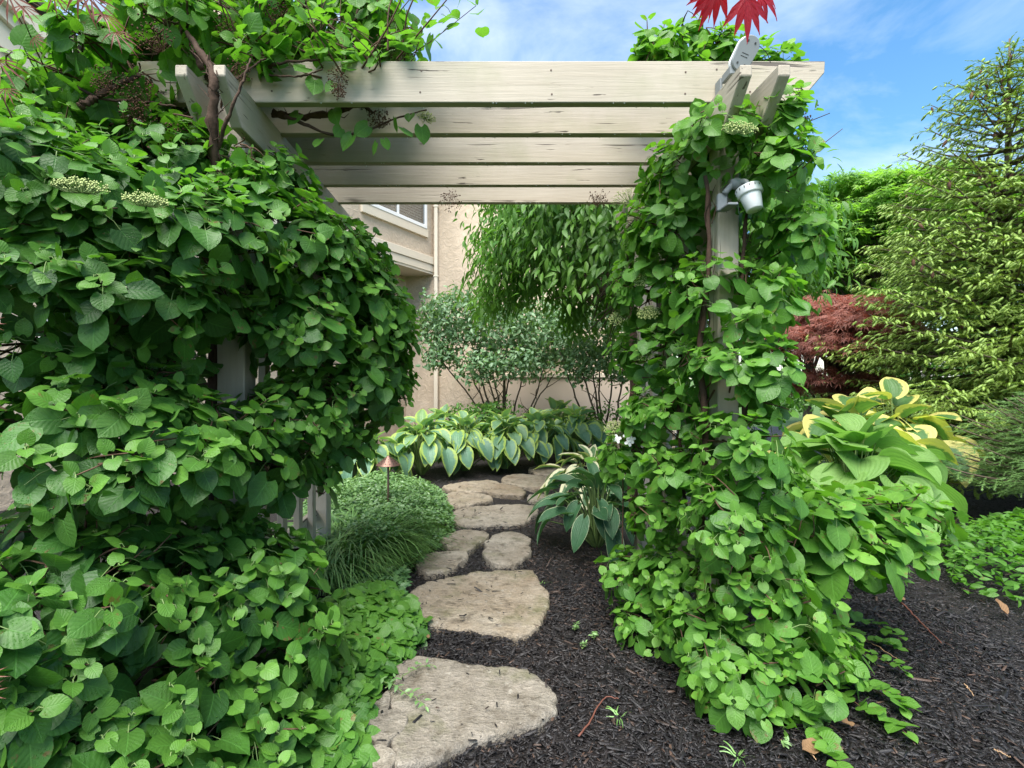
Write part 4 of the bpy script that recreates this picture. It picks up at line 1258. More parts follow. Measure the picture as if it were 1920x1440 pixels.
GB = 'blue hostas with yellow margins in a row'
bl = [(690, 905, .66, 'blue hosta with yellow margins leftmost of the row, behind the path light'),
      (790, 890, .78, 'blue hosta with yellow margins and bare stalks showing, just right of the path light'),
      (872, 882, .80, 'blue hosta with yellow margins in front of the house downspout side of the row'),
      (945, 878, .84, 'blue hosta with yellow margins in the middle of the row, below the shrub stems'),
      (1010, 872, .86, 'blue hosta with yellow margins above the bend of the flagstone path'),
      (1080, 866, .86, 'rightmost blue hosta with yellow margins, near the white florets'),
      (830, 858, .84, 'blue hosta with yellow margins in the back row before the tan wall'),
      (915, 852, .90, 'blue hosta with yellow margins in the back row under the middle shrub'),
      (1045, 848, .92, 'blue hosta with yellow margins in the back row near the second shrub')]
for px, py, h, lb in bl:
    b = G(px, py)
    hosta(b, lb, HM['blue_hosta_leaf'], HOSTA, M_BLUE, 54, .31, h * .82, .62, .6, GB, .05, (0, -.35))

hosta(P(1600, 0, 4.25), 'huge chartreuse hosta with puckered leaves behind the hydrangea branch', HM_BIG, HOSTA_BIG, M_BIG, 54, .36, .80, .70, .5, None, .1, (0, -.2), .30)
hosta(P(1590, 0, 5.0), 'gold and green hosta with wavy leaves beside the red maple', HM_GOLD, HOSTA_BIG, M_GOLD, 26, .38, .98, .70, .5, None, .1, (0, -.3), .3)
hosta(P(1680, 0, 5.3), 'gold-edged hosta tucked under the spruce branches', HM_GOLD, HOSTA_BIG, M_GOLD, 20, .38, 1.02, .6, .5, None, .1, (-.1, -.3), .3)
hosta(P(1120, 0, 3.95), 'dark green hosta with thin white leaf edges hanging over the path', HM_W, HOSTA_N, M_WHITEH, 60, .245, .50, .50, .45, None, 0, (-.5, -.2), .25)
hosta(P(1110, 0, 5.2), 'cream-edged hosta with twisted pale leaves behind the white-edged one', HM_C, HOSTA_N, M_CREAM, 36, .28, .48, .5, .5, None, .2, (-.5, -.3))

# ================================================================== GROUND PLANTS
def low_patch(name, label, cat, poly, n, hfun, temps, mat, size, kind=None, seed_age=.1, flat=.6, stems=True):
    poly = np.array(poly, float)
    lo, hi = poly.min(0), poly.max(0)
    pts = []
    while len(pts) < n:
        q = rng.uniform(lo, hi, (n * 3, 2))
        x, y = q[:, 0], q[:, 1]
        c = np.zeros(len(q), bool)
        j = len(poly) - 1
        for i in range(len(poly)):
            xi, yi, xj, yj = *poly[i], *poly[j]
            c ^= ((yi > y) != (yj > y)) & (x < (xj - xi) * (y - yi) / (yj - yi + 1e-12) + xi)
            j = i
        pts += list(q[c])
    q = np.array(pts[:n])
    root = thing(name, (*q.mean(0), 0), label, cat)
    # distance to the outline drives the height
    dist = np.full(n, 9.0)
    for i in range(len(poly)):
        a, b = poly[i - 1], poly[i]
        t = np.clip(((q - a) @ (b - a)) / ((b - a) @ (b - a)), 0, 1)
        dist = np.minimum(dist, np.linalg.norm(q - (a + t[:, None] * (b - a)), axis=1))
    H = np.array([hfun(dd, x, y) for dd, (x, y) in zip(dist, q)])
    lay = rng.random(n) ** .45
    p = np.c_[q, np.maximum(H * lay, .012) + rng.uniform(0, .012, n)]
    a = rng.uniform(0, 6.28, n)
    d = unit(np.c_[np.cos(a), np.sin(a), rng.normal(.12, .35, n)])
    nn = np.c_[rng.normal(0, flat, n), rng.normal(-.12, flat, n), np.ones(n)]
    s = size * rng.uniform(.6, 1.2, n)
    age = np.clip((lay - .8) * 2.2 + rng.normal(0, .1, n) + seed_age, 0, 1)
    return root, p, d, nn, s, np.clip(rng.normal(.5, .25, n), 0, 1), age

def gp(*xy):
    return [tuple(G(x, y)[:2]) for x, y in xy]
SMALL_V = temp_meshes('small_leaf', SMALL, M_VINCA)
r_, p, d, n, s, a, g = low_patch('ground_cover', 'low rounded mound of tiny-leaved evergreen ground cover beside the stones', 'ground cover',
    gp((560, 960), (625, 925), (700, 912), (775, 915), (830, 930), (848, 962), (850, 1000), (815, 1035), (790, 1068), (740, 1080), (660, 1100), (600, 1060)), 15000,
    lambda dd, x, y: .03 + .22 * (1 - math.exp(-dd * 6)) + .05 * noise.noise((x * 4, y * 4, 0)), SMALL, M_VINCA, .042)
foliage(r_, SMALL, SMALL_V, M_VINCA, p, d, n, s, a, g, 0)
st = Acc()
for i in range(70):
    k = rng.integers(0, len(p)); q = p[k].copy(); q[2] += .0
    if g[k] < .3: continue
    e = q + np.array((rng.normal(0, .03), rng.normal(0, .03), rng.uniform(.04, .10)))
    tube(st, np.array([q, (q + e) / 2, e]), .0016, 3, cap=False)
    for t in (.5, .75, 1):
        for h in (0, 1):
            f = rng.uniform(0, 6.28)
            T = SMALL[0]; X, D, N = frames(np.array([[math.cos(f), math.sin(f), .5]]), np.array([[0, 0, 1.]]))
            V = (T[0][:, 0, None] * X + T[0][:, 1, None] * D + T[0][:, 2, None] * N) * .03 + (q + (e - q) * t)
            st.add(V, T[1], T[2], .6, .6)
st.build('sprigs', M_VINCA, r_, 'stuff')

def grass_clump(name, label, base, n, length, spread, lean=(0, 0), wd=.006, aim=None):
    root = thing(name, base, label, 'ornamental grass' if n > 60 else 'grass tuft')
    acc = Acc()
    for i in range(n):
        f = rng.uniform(0, 6.28); r = spread * math.sqrt(rng.random())
        b = np.array(base) + np.array((math.cos(f) * r, math.sin(f) * r, 0))
        o = unit(np.array((math.cos(f), math.sin(f), 0)) * rng.uniform(.3, 1) + rng.normal(0, .35, 3) * (1, 1, 0) + np.array((lean[0], lean[1], 0)))
        l = length * rng.uniform(.55, 1.15); k = 6
        t = np.linspace(0, 1, k)
        h = l * (1.25 * t - .95 * t * t) * rng.uniform(.6, 1.0)
        c = b + o * (l * .85 * t ** 1.3)[:, None] + np.array((0, 0, 1.0)) * h[:, None]
        c[:, 2] = np.maximum(c[:, 2], .01)
        sd_ = np.cross(o, (0, 0, 1.0)); ww = wd * (1 - t ** 2.5) * rng.uniform(.7, 1.2) + .0006
        V = np.concatenate([c - sd_ * ww[:, None], c + sd_ * ww[:, None] + np.array((0, 0, .002))])
        Q = np.array([(j, j + 1, k + j + 1, k + j) for j in range(k - 1)])
        acc.add(V, [Q], np.c_[np.r_[np.zeros(k), np.ones(k)], np.r_[t, t]], rng.random(), float(np.clip(rng.normal(.2, .2), 0, 1)))
    acc.build('blades', M_GRASS, root, 'stuff')
    return root
grass_clump('ornamental_grass', 'fine arching green grass clump at the foot of the far left post', G(672, 1048), 1300, .60, .25, (.2, -.2), .0052)
grass_clump('ornamental_grass', 'fine arching grass clump under the vine, left of the other grass clump', G(620, 1080), 800, .55, .2, (.35, -.2), .005)
for bx, by, lb in ((955, 1062, 'tiny green grass tuft at the base of the oval stone'), (1016, 1098, 'tiny grass tuft right of the big mossy flagstone'), (1384, 1425, 'pale dry grass tuft in the mulch at the bottom edge'), (1160, 1350, 'thin green grass sprig near the curved red twig'), (1630, 1240, 'short blue-green grass tuft beside the trailing runners')):
    grass_clump('grass_tuft', lb, G(bx, by), 11, .062, .015, (0, 0), .0016)

# creeping young hydrangea leaves along the left edge of the path
r_, p, d, n, s, a, g = low_patch('creeping_hydrangea', 'creeping carpet of small round bright leaves along the left edge of the path', 'ground cover',
    gp((600, 1150), (680, 1125), (740, 1110), (775, 1155), (800, 1190), (770, 1230), (735, 1270), (705, 1310), (680, 1370), (690, 1440), (660, 1470), (520, 1470), (520, 1300), (560, 1180)), 3300,
    lambda dd, x, y: .03 + .20 * (1 - math.exp(-dd * 5)), HEART, M_HYD2, .066, flat=.35)
d[:, 2] -= .25; n[:, 0] += .3; n[:, 1] -= .25
foliage(r_, HEART, HEART_A, M_HYD, p, d, n, s, a, np.clip(g * .9 + .12, 0, 1), 300)
r_, p, d, n, s, a, g = low_patch('vinca', 'dark narrow-leaved vinca patch between grass clump and creeping hydrangea', 'ground cover',
    gp((600, 1090), (700, 1075), (765, 1085), (760, 1110), (740, 1190), (650, 1190)), 1500,
    lambda dd, x, y: .04 + .16 * (1 - math.exp(-dd * 5)), OVAL, M_VINCA, .055)
foliage(r_, OVAL, temp_meshes('vinca_leaf', OVAL, M_VINCA), M_VINCA, p, d, n, s, a, np.clip(g - .25, 0, 1), 120)

OV_V = temp_meshes('sprig_leaf', OVAL, M_VINCA)
def sprig(label, pts_px, size, mats=None, temps=OVAL, mat=M_VINCA, step=.045, z=.045, name='vinca_sprig', cat='trailing sprig', age=.3):
    pts = [G(x, y, z) for x, y in pts_px]
    root = thing(name, (pts[0][0], pts[0][1], 0), label, cat)
    path = smooth_path(pts, 18, .003)
    acc = Acc(); tube(acc, path, np.linspace(.0024, .0012, len(path)), 4); acc.build('stem', M_STALK if temps is OVAL else M_TWIG, root)
    lv = Leaves()
    L_ = np.r_[0, np.cumsum(np.linalg.norm(np.diff(path, axis=0), axis=1))]
    for t in np.arange(step * .4, L_[-1] + .001, step):
        q = np.array([np.interp(t, L_, path[:, k]) for k in range(3)])
        i = min(len(path) - 2, int(np.searchsorted(L_, t)))
        dr = unit(path[min(i + 1, len(path) - 1)] - path[max(i - 1, 0)]); sd_ = np.cross((0, 0, 1.), dr)
        for h in (-1, 1):
            lv.add(q + np.array((0, 0, rng.uniform(.002, .02))), dr * .5 + sd_ * h + np.array((0, 0, rng.normal(.2, .25))), np.array((rng.normal(0, .3), rng.normal(0, .3), 1)), size * rng.uniform(.7, 1.15), .5 + rng.normal(0, .2), float(np.clip(age + rng.normal(0, .12), 0, 1)))
    lv.add(path[-1], path[-1] - path[-2], np.array((0, 0, 1.)), size * .7, .5, .6)
    foliage(root, temps, mats or OV_V, mat, *lv.arrays())
sprig('vinca sprig lying across the front flagstone, lower one', [(712, 1275), (745, 1290), (780, 1310), (798, 1325)], .036)
sprig('vinca sprig lying across the front flagstone, upper one', [(722, 1290), (750, 1272), (790, 1250), (812, 1248)], .032)
RUN = 'hydrangea runners creeping over the mulch'
for lb, pp, sz in (
    ('bright runner reaching the bottom edge of the picture over black mulch', [(1490, 1335), (1530, 1370), (1555, 1410), (1575, 1450)], .052),
    ('bright runner pointing right over black mulch, longest toward the lower right', [(1560, 1290), (1610, 1320), (1660, 1345), (1700, 1375)], .060),
    ('bright runner beside the tan dead leaf, second from the bottom right', [(1580, 1270), (1630, 1290), (1680, 1310), (1695, 1330)], .056),
    ('short bright runner high on the mulch below the compound-leaved shoots', [(1580, 1150), (1620, 1165), (1660, 1180), (1690, 1195)], .055),
    ('bright runner between the leafy skirt and the red stick', [(1570, 1175), (1610, 1195), (1650, 1205), (1685, 1215)], .058),
    ('thin runner with few leaves hanging in front of bare mulch', [(1560, 1210), (1610, 1222), (1660, 1240), (1700, 1262)], .04)):
    o = sprig(lb, pp, sz, HEART_B, HEART, M_HYD2, .05, .035, 'hydrangea_runner', 'runner', .35)
for lb, px, py in (('tiny seedling nearest the right skirt, in bare mulch', 1110, 1195), ('tiny seedling by the lower right of the big mossy flagstone', 1075, 1180), ('tiny yellow-green seedling in mulch below the other two', 1090, 1215), ('small seedling at the lower right near the runner', 1470, 1400)):
    sprig(lb, [(px, py), (px + 8, py - 4)], .02, None, OVAL, M_VINCA, .012, .02, 'seedling', 'seedling', .6)

# leafy shoots and ground plants at the right
r_, p, d, n, s, a, g = low_patch('ground_cover', 'leafy low ground plants under the conifer at the right edge', 'ground cover',
    gp((1760, 1040), (1800, 1000), (1860, 985), (1960, 980), (2050, 1050), (2050, 1170), (1930, 1150), (1850, 1130), (1790, 1110)), 1500,
    lambda dd, x, y: .04 + .28 * (1 - math.exp(-dd * 4)), OVAL, M_HYD2, .075)
foliage(r_, OVAL, temp_meshes('broad_leaf', OVAL, M_HYD2), M_HYD2, p, d, n, s, a, np.clip(g * .7, 0, 1), 300)
def shoot(label, base, h, lean, n=9, size=.05):
    root = thing('spirea_shoot', base, label, 'shoot', None)
    e = np.array(base) + np.array((lean[0], lean[1], h))
    path = smooth_path([base, (np.array(base) + e) / 2 + np.array((0, 0, h * .2)), e], 10)
    acc = Acc(); tube(acc, path, .0028, 4); acc.build('stem', M_STALK, root)
    lv = Leaves()
    for i, q in enumerate(path[2:]):
        for h_ in range(4):
            f = rng.uniform(0, 6.28)
            lv.add(q, np.array((math.cos(f), math.sin(f), rng.normal(-.1, .3))), np.array((rng.normal(0, .3), rng.normal(-.2, .3), 1)), size * rng.uniform(.7, 1.2), .6, .25 + .03 * i)
    foliage(root, OVAL, temp_meshes('shoot_leaf', OVAL, M_HYD2), M_HYD2, *lv.arrays())
for lb, px, py, h, ln in (('drooping leafy shoot nearest the right skirt of leaves', 1620, 1110, .22, (-.06, -.08)), ('drooping leafy shoot in the middle of the three by the bed', 1690, 1110, .26, (-.03, -.1)), ('tall leafy shoot below the wide pale leaves', 1735, 1080, .34, (.04, -.1)),
                       ('bushy leafy shoot behind the drooping ones', 1700, 1065, .36, (.0, -.06)), ('small leafy shoot at the mulch edge near the dead leaves', 1780, 1090, .2, (.05, -.05))):
    shoot(lb, G(px, py), h, ln)

# ================================================================== SHRUBS WITH BARE STEMS
OVAL_SH = [oval(30 + k, .27, (0, .25, .6, 1.0), (.2, 1, .8, .01), .2, .2) for k in range(3)]
def multi_stem(name, label, base, stems_to, blobs, dens, size, mat, temps, cat='shrub', group=None, r0=.022, parts=0, droop=.25, fill=.6, upn=.6, cl=9):
    root = thing(name, base, label, cat, group)
    b = np.array([base[0], base[1], 0.0])
    blobs = [(np.asarray(c, float), np.asarray(r, float)) for c, r in blobs]
    for e in stems_to:
        e = np.asarray(e, float)
        acc = Acc()
        s0 = b + np.array((rng.normal(0, .10), rng.normal(0, .10), 0))
        m = s0 + (e - s0) * .45 + np.array((rng.normal(0, .06), rng.normal(0, .06), .06))
        path = smooth_path([s0, m, e], 12, .008)
        tube(acc, path, np.linspace(r0, r0 * .35, len(path)), 6)
        for i in range(4, len(path) - 1, 2):
            q = path[i]
            t = q + sphere_dirs(1)[0] * (.3, .3, .15) + np.array((0, 0, .22))
            pp = smooth_path([q, (q + t) / 2 + rng.normal(0, .03, 3), t], 5)
            tube(acc, pp, np.linspace(r0 * .4, r0 * .15, len(pp)), 4, cap=False)
        acc.build('stem', M_TRUNK, root)
    ps, ns = shoots(blobs, dens, .8, .62, 1.06, .7)
    lv = Leaves()
    for p, nn in zip(ps, ns):
        ax = unit(nn + np.array((0, 0, upn)) + rng.normal(0, .3, 3))
        rnd, ag = float(rng.random()), float(np.clip(rng.normal(.12, .15), 0, 1))
        for k in range(cl):
            d = unit(rng.normal(0, 1, 3) + ax * .5 + DOWN * droop)
            q = p + rng.normal(0, size * .9, 3)
            lv.add(q, d, ax + rng.normal(0, .35, 3), size * rng.uniform(.6, 1.2), float(np.clip(rnd + rng.normal(0, .2), 0, 1)), float(np.clip(ag + rng.normal(0, .1), 0, 1)))
    foliage(root, temps, temp_meshes('leaf', temps, mat) if parts else None, mat, *lv.arrays(), parts=parts)
    return root
SB = lambda px, py, y, r: (P(px, py, y), r)
multi_stem('shrub', 'multi-stemmed viburnum-like shrub with grey-green leaves before the downspout', P(945, 0, 8.7),
    [P(800, 640, 8.7), P(850, 620, 8.6), P(890, 640, 8.6), P(915, 660, 8.5), P(940, 640, 8.7), P(965, 650, 8.6), P(990, 660, 8.6), P(1020, 690, 8.5), P(1040, 700, 8.5), P(870, 580, 8.8), P(930, 600, 8.9)],
    [SB(850, 590, 8.7, (.55, .5, .38)), SB(830, 620, 8.6, (.36, .4, .3)), SB(830, 670, 8.5, (.30, .35, .16)), SB(930, 620, 8.6, (.55, .5, .45)), SB(960, 680, 8.4, (.55, .45, .26)), SB(900, 690, 8.4, (.35, .4, .2)),
     SB(1020, 650, 8.6, (.42, .45, .42)), SB(1010, 600, 8.8, (.6, .5, .4))], 80, .085, M_SHRUB, OVAL_SH)
multi_stem('shrub', 'second grey-green shrub with leaning bare stems against the pale wall panel', P(1135, 0, 8.2),
    [P(1050, 660, 8.1), P(1070, 640, 8.1), P(1100, 640, 8.2), P(1125, 640, 8.2), P(1150, 650, 8.1), P(1170, 640, 8.1)],
    [SB(1080, 640, 8.2, (.42, .45, .42)), SB(1130, 620, 8.2, (.5, .45, .5)), SB(1090, 690, 8.0, (.3, .3, .2)), SB(1170, 680, 8.0, (.3, .3, .3))], 75, .085, M_SHRUB, OVAL_SH)
# seedlings / small dark shrub at the foot of the wall
multi_stem('shrub', 'small dark-leaved shrublet at the foot of the bare stems, behind the hostas', P(930, 0, 8.3), [P(930, 770, 8.2), P(960, 770, 8.2)],
    [SB(935, 775, 8.2, (.5, .3, .14)), SB(870, 770, 8.2, (.25, .25, .08)), SB(1140, 780, 7.9, (.35, .3, .16))], 40, .06, M_CHERRY, OVAL_SH)

# ================================================================== TREES
CH = [oval(60 + k, .175, (0, .18, .42, .7, .88, 1.0), (.08, .75, 1, .68, .28, .01), .18, .26) for k in range(5)]
CH_M = temp_meshes('leaf', CH, M_CHERRY)
def dome_tree():
    c = np.array((1.80, 5.75, 2.72)); r = np.array((1.76, 1.6, 1.5))
    root = thing('weeping_tree', (2.05, 5.75, 0), 'umbrella-shaped tree with hanging glossy leaves behind the right post of the pergola', 'tree')
    acc = Acc(); path = smooth_path([(2.0, 5.75, 0), (2.02, 5.72, .7), (1.95, 5.7, 1.35), (1.9, 5.72, 1.75)], 14, .006)
    tube(acc, path, np.linspace(.10, .075, len(path)), 10); acc.build('trunk', M_TRUNK, root)
    top = path[-1]
    for k in range(15):
        f = k * 2.4; e = c + np.array((math.cos(f) * r[0] * .78, math.sin(f) * r[1] * .78, rng.uniform(-.1, .95)))
        acc = Acc(); m = (top + e) / 2 + np.array((0, 0, .28)) + rng.normal(0, .08, 3)
        pp = smooth_path([top - (0, 0, rng.uniform(0, .3)), m, e], 12, .012)
        tube(acc, pp, np.linspace(.05, .012, len(pp)), 7)
        for i in range(3, len(pp) - 1):
            for _ in range(3):
                q = pp[i]; t = q + (q - c) * rng.uniform(.05, .3) + rng.normal(0, .25, 3)
                p3 = smooth_path([q, (q + t) / 2 + rng.normal(0, .06, 3), t], 5)
                tube(acc, p3, np.linspace(.012, .004, len(p3)), 4, cap=False)
        acc.build('limb', M_TRUNK, root)
    lv = Leaves()
    m = 5200
    u = sphere_dirs(m * 3)
    cut = np.array([-.30 + .30 * noise.noise((a * 3, b * 3, 1.7)) for a, b, _ in u])
    front = np.exp(-(((u[:, 0] + .05) / .42) ** 2)) * (u[:, 1] < -.2)
    u = u[u[:, 2] > cut + .42 * front][:m]
    lump = np.array([1 + .20 * noise.noise((a * 1.9, b * 1.9, cc * 1.9)) + .14 * noise.noise((a * 5, b * 5, cc * 5)) for a, b, cc in u])
    for uu, lu in zip(u, lump):
        f_ = rng.uniform(.72, 1.04) * lu
        p0 = c + uu * r * f_
        out = unit(uu * (1, 1, .2))
        # a hanging spray of leaves
        ln = rng.uniform(.10, .42); rnd = rng.random(); ag = float(np.clip(rng.normal(.10, .18), 0, .8))
        k = rng.integers(4, 8)
        for j in range(k):
            t = j / (k - 1)
            q = p0 + out * ln * .45 * t + DOWN * ln * t ** 1.4 + rng.normal(0, .02, 3)
            d = unit(DOWN * .9 + out * .45 + rng.normal(0, .45, 3))
            lv.add(q, d, out * .8 + np.array((0, 0, .5)) + rng.normal(0, .35, 3), rng.uniform(.085, .128), float(np.clip(rnd + rng.normal(0, .15), 0, 1)), float(np.clip(ag + .25 * t, 0, 1)))
    foliage(root, CH, CH_M, M_CHERRY, *lv.arrays(), parts=300)
dome_tree()

def layered_tree(name, label, base, H, crown_c, crown_r, n_pads, per, size, mat, temps, trunk_r, droop, seed, flat=.25, cat='tree', limbs=10, pad=(.30, .62)):
    r_ = np.random.default_rng(seed)
    root = thing(name, base, label, cat)
    b = np.array(base, float); c = np.array(crown_c, float); r = np.array(crown_r, float)
    acc = Acc(); top = c + np.array((0, 0, r[2] * .3))
    tr = smooth_path([b, b + (c - b) * .4 + np.append(r_.normal(0, .1, 2), 0), top], 14, .01)
    tube(acc, tr, np.linspace(trunk_r, trunk_r * .3, len(tr)), 9); acc.build('trunk', M_TRUNK, root)
    pos, dd, nn, sz, rn, ag = [], [], [], [], [], []
    br = Acc()
    for k in range(n_pads):
        u = unit(r_.normal(size=3)); u[2] = abs(u[2]) if r_.random() < .72 else u[2]
        pc = c + u * r * r_.uniform(.55, 1.0) ** .6
        rad = r_.uniform(*pad)
        s0 = tr[r_.integers(len(tr) // 3, len(tr))]
        pp = smooth_path([s0, (s0 + pc) / 2 + np.array((0, 0, .15)), pc], 8, .02)
        tube(br, pp, np.linspace(trunk_r * .28, .006, len(pp)), 5, cap=False)
        m = per
        a = r_.uniform(0, 6.28, m); q = np.sqrt(r_.random(m)) * rad
        off = np.c_[np.cos(a) * q, np.sin(a) * q, -droop * q * q / rad + r_.normal(0, flat * rad * .35, m)]
        out = unit(np.c_[np.cos(a), np.sin(a), np.full(m, -.35)] + u * (1, 1, 0) * .5 + r_.normal(0, .3, (m, 3)))
        pos.append(pc + off); dd.append(out); nn.append(np.c_[r_.normal(0, .4, m), r_.normal(-.1, .4, m), np.ones(m)])
        sz.append(size * r_.uniform(.65, 1.2, m)); rn.append(np.clip(r_.uniform(.1, .8) + r_.normal(0, .15, m), 0, 1))
        ag.append(np.clip(.10 + .45 * max(0, u[2]) * r_.random() + r_.normal(0, .1, m), 0, 1))
    br.build('branches', M_TRUNK, root)
    p = np.concatenate(pos); k = p[:, 2] > .15
    foliage(root, temps, None, mat, p[k], np.concatenate(dd)[k], np.concatenate(nn)[k], np.concatenate(sz)[k], np.concatenate(rn)[k], np.concatenate(ag)[k], parts=0, rest='crown')
    return root
layered_tree('red_maple', 'small lace-leaved red Japanese maple with cascading crown behind the gold hosta', P(1565, 0, 7.7) * (1, 1, 0), 2.6, P(1565, 645, 7.7), (1.0, .9, .82), 95, 150, .12, M_RED, LACE, .07, .55, 5, .3, pad=(.2, .42))
layered_tree('green_maple', 'light green feathery maple tree between the red maple and the spruce', P(1690, 0, 11.0) * (1, 1, 0), 5.4, P(1680, 462, 11.0), (2.5, 1.7, 1.75), 140, 190, .14, M_GMAPLE, MAPLE, .12, .35, 6, .3, pad=(.4, .75))
layered_tree('green_maple', 'farther yellow-green maple showing beside the umbrella tree', P(1515, 0, 13.5) * (1, 1, 0), 4.6, P(1525, 540, 13.5), (1.5, 1.4, 1.5), 45, 170, .15, M_GMAPLE, MAPLE, .12, .35, 8, .3, pad=(.4, .75))
layered_tree('green_maple', 'deep green maple behind the right-hand trees, mostly hidden by the spruce', P(1840, 0, 13.0) * (1, 1, 0), 5.0, P(1850, 540, 13.0), (2.9, 1.6, 2.3), 110, 190, .17, M_GMAPLE, MAPLE, .12, .3, 9, .3, pad=(.5, .9))

# ---- conifers
def needle_twig(k, n=40, spread=.85, ln=.20, thick=.026, flat=False):
    """a shoot 1 long along +y, clothed with needles"""
    r = np.random.default_rng(500 + k)
    V, T, UV = [], [], []
    for i in range(n):
        y = (i + .3) / n * .95
        a = r.uniform(0, 6.28) if not flat else (0 if i % 2 else math.pi) + r.normal(0, .35)
        o = np.array((math.cos(a), 0, math.sin(a))); d = unit(o * spread + np.array((0, 1.0, 0)))
        s_ = np.cross(d, (math.sin(a) * .3, .2, math.cos(a)))
        l = ln * r.uniform(.8, 1.2) * (1 - .35 * y)
        p = np.array((0, y, 0.0)); b = len(V)
        V += [p - s_ * thick, p + s_ * thick, p + d * l]
        UV += [(.2, 0), (.8, 0), (.5, 1)]
        T.append((b, b + 1, b + 2))
    for i in range(3):
        b = len(V); t0, t1 = i / 3, (i + 1) / 3
        V += [(-.018, t0, 0), (.018, t0, 0), (.012, t1, 0), (-.012, t1, 0)]; UV += [(.3, t0), (.7, t0), (.7, t1), (.3, t1)]
        T += [(b, b + 1, b + 2), (b, b + 2, b + 3)]
    return np.array(V, float), [np.array(T)], np.array(UV)
NT_OLD = [needle_twig(k) for k in range(3)]
def finger(k):
    r = np.random.default_rng(700 + k)
    V, T, UV = [], [], []
    for i in range(22):
        y = i / 22 * .85; a = i * 2.4
        o = np.array((math.cos(a), 0, math.sin(a))); d = unit(o * .55 + np.array((0, 1.0, 0)))
        s_ = np.cross(d, (math.sin(a) * .3, .2, math.cos(a))); p = np.array((0, y, -.12 * y * y)); b = len(V)
        V += [p - s_ * .055, p + s_ * .055, p + d * .34]; UV += [(.2, 0), (.8, 0), (.5, 1)]; T.append((b, b + 1, b + 2))
    for i in range(3):
        y0, y1 = (0, .3, .75)[i], (.3, .75, 1.02)[i]; r0, r1 = (.09, .19, .16)[i], (.19, .16, .02)[i]
        b = len(V)
        for y, q in ((y0, r0), (y1, r1)):
            for k_ in range(5):
                a = k_ * 1.2566; V.append((q * math.cos(a), y, q * math.sin(a) - .12 * y * y)); UV.append((.35, y))
        for k_ in range(5):
            T += [(b + k_, b + (k_ + 1) % 5, b + 5 + k_), (b + (k_ + 1) % 5, b + 5 + (k_ + 1) % 5, b + 5 + k_)]
    return np.array(V, float), [np.array(T)], np.array(UV)
FINGER = [finger(k) for k in range(3)]
def cone_mesh():
    acc = Acc()
    pts = np.array([(0, 0, 0), (0, 0, -.2), (0, 0, -.5), (0, 0, -.8), (0, 0, -1)]); tube(acc, pts, np.array([.06, .17, .2, .15, .04]), 8)
    return acc.mesh('cone', simple_mat('spruce_cone', (0.14, 0.070, 0.045), 0.7, 0.3, 0.4, 90, 0.9))
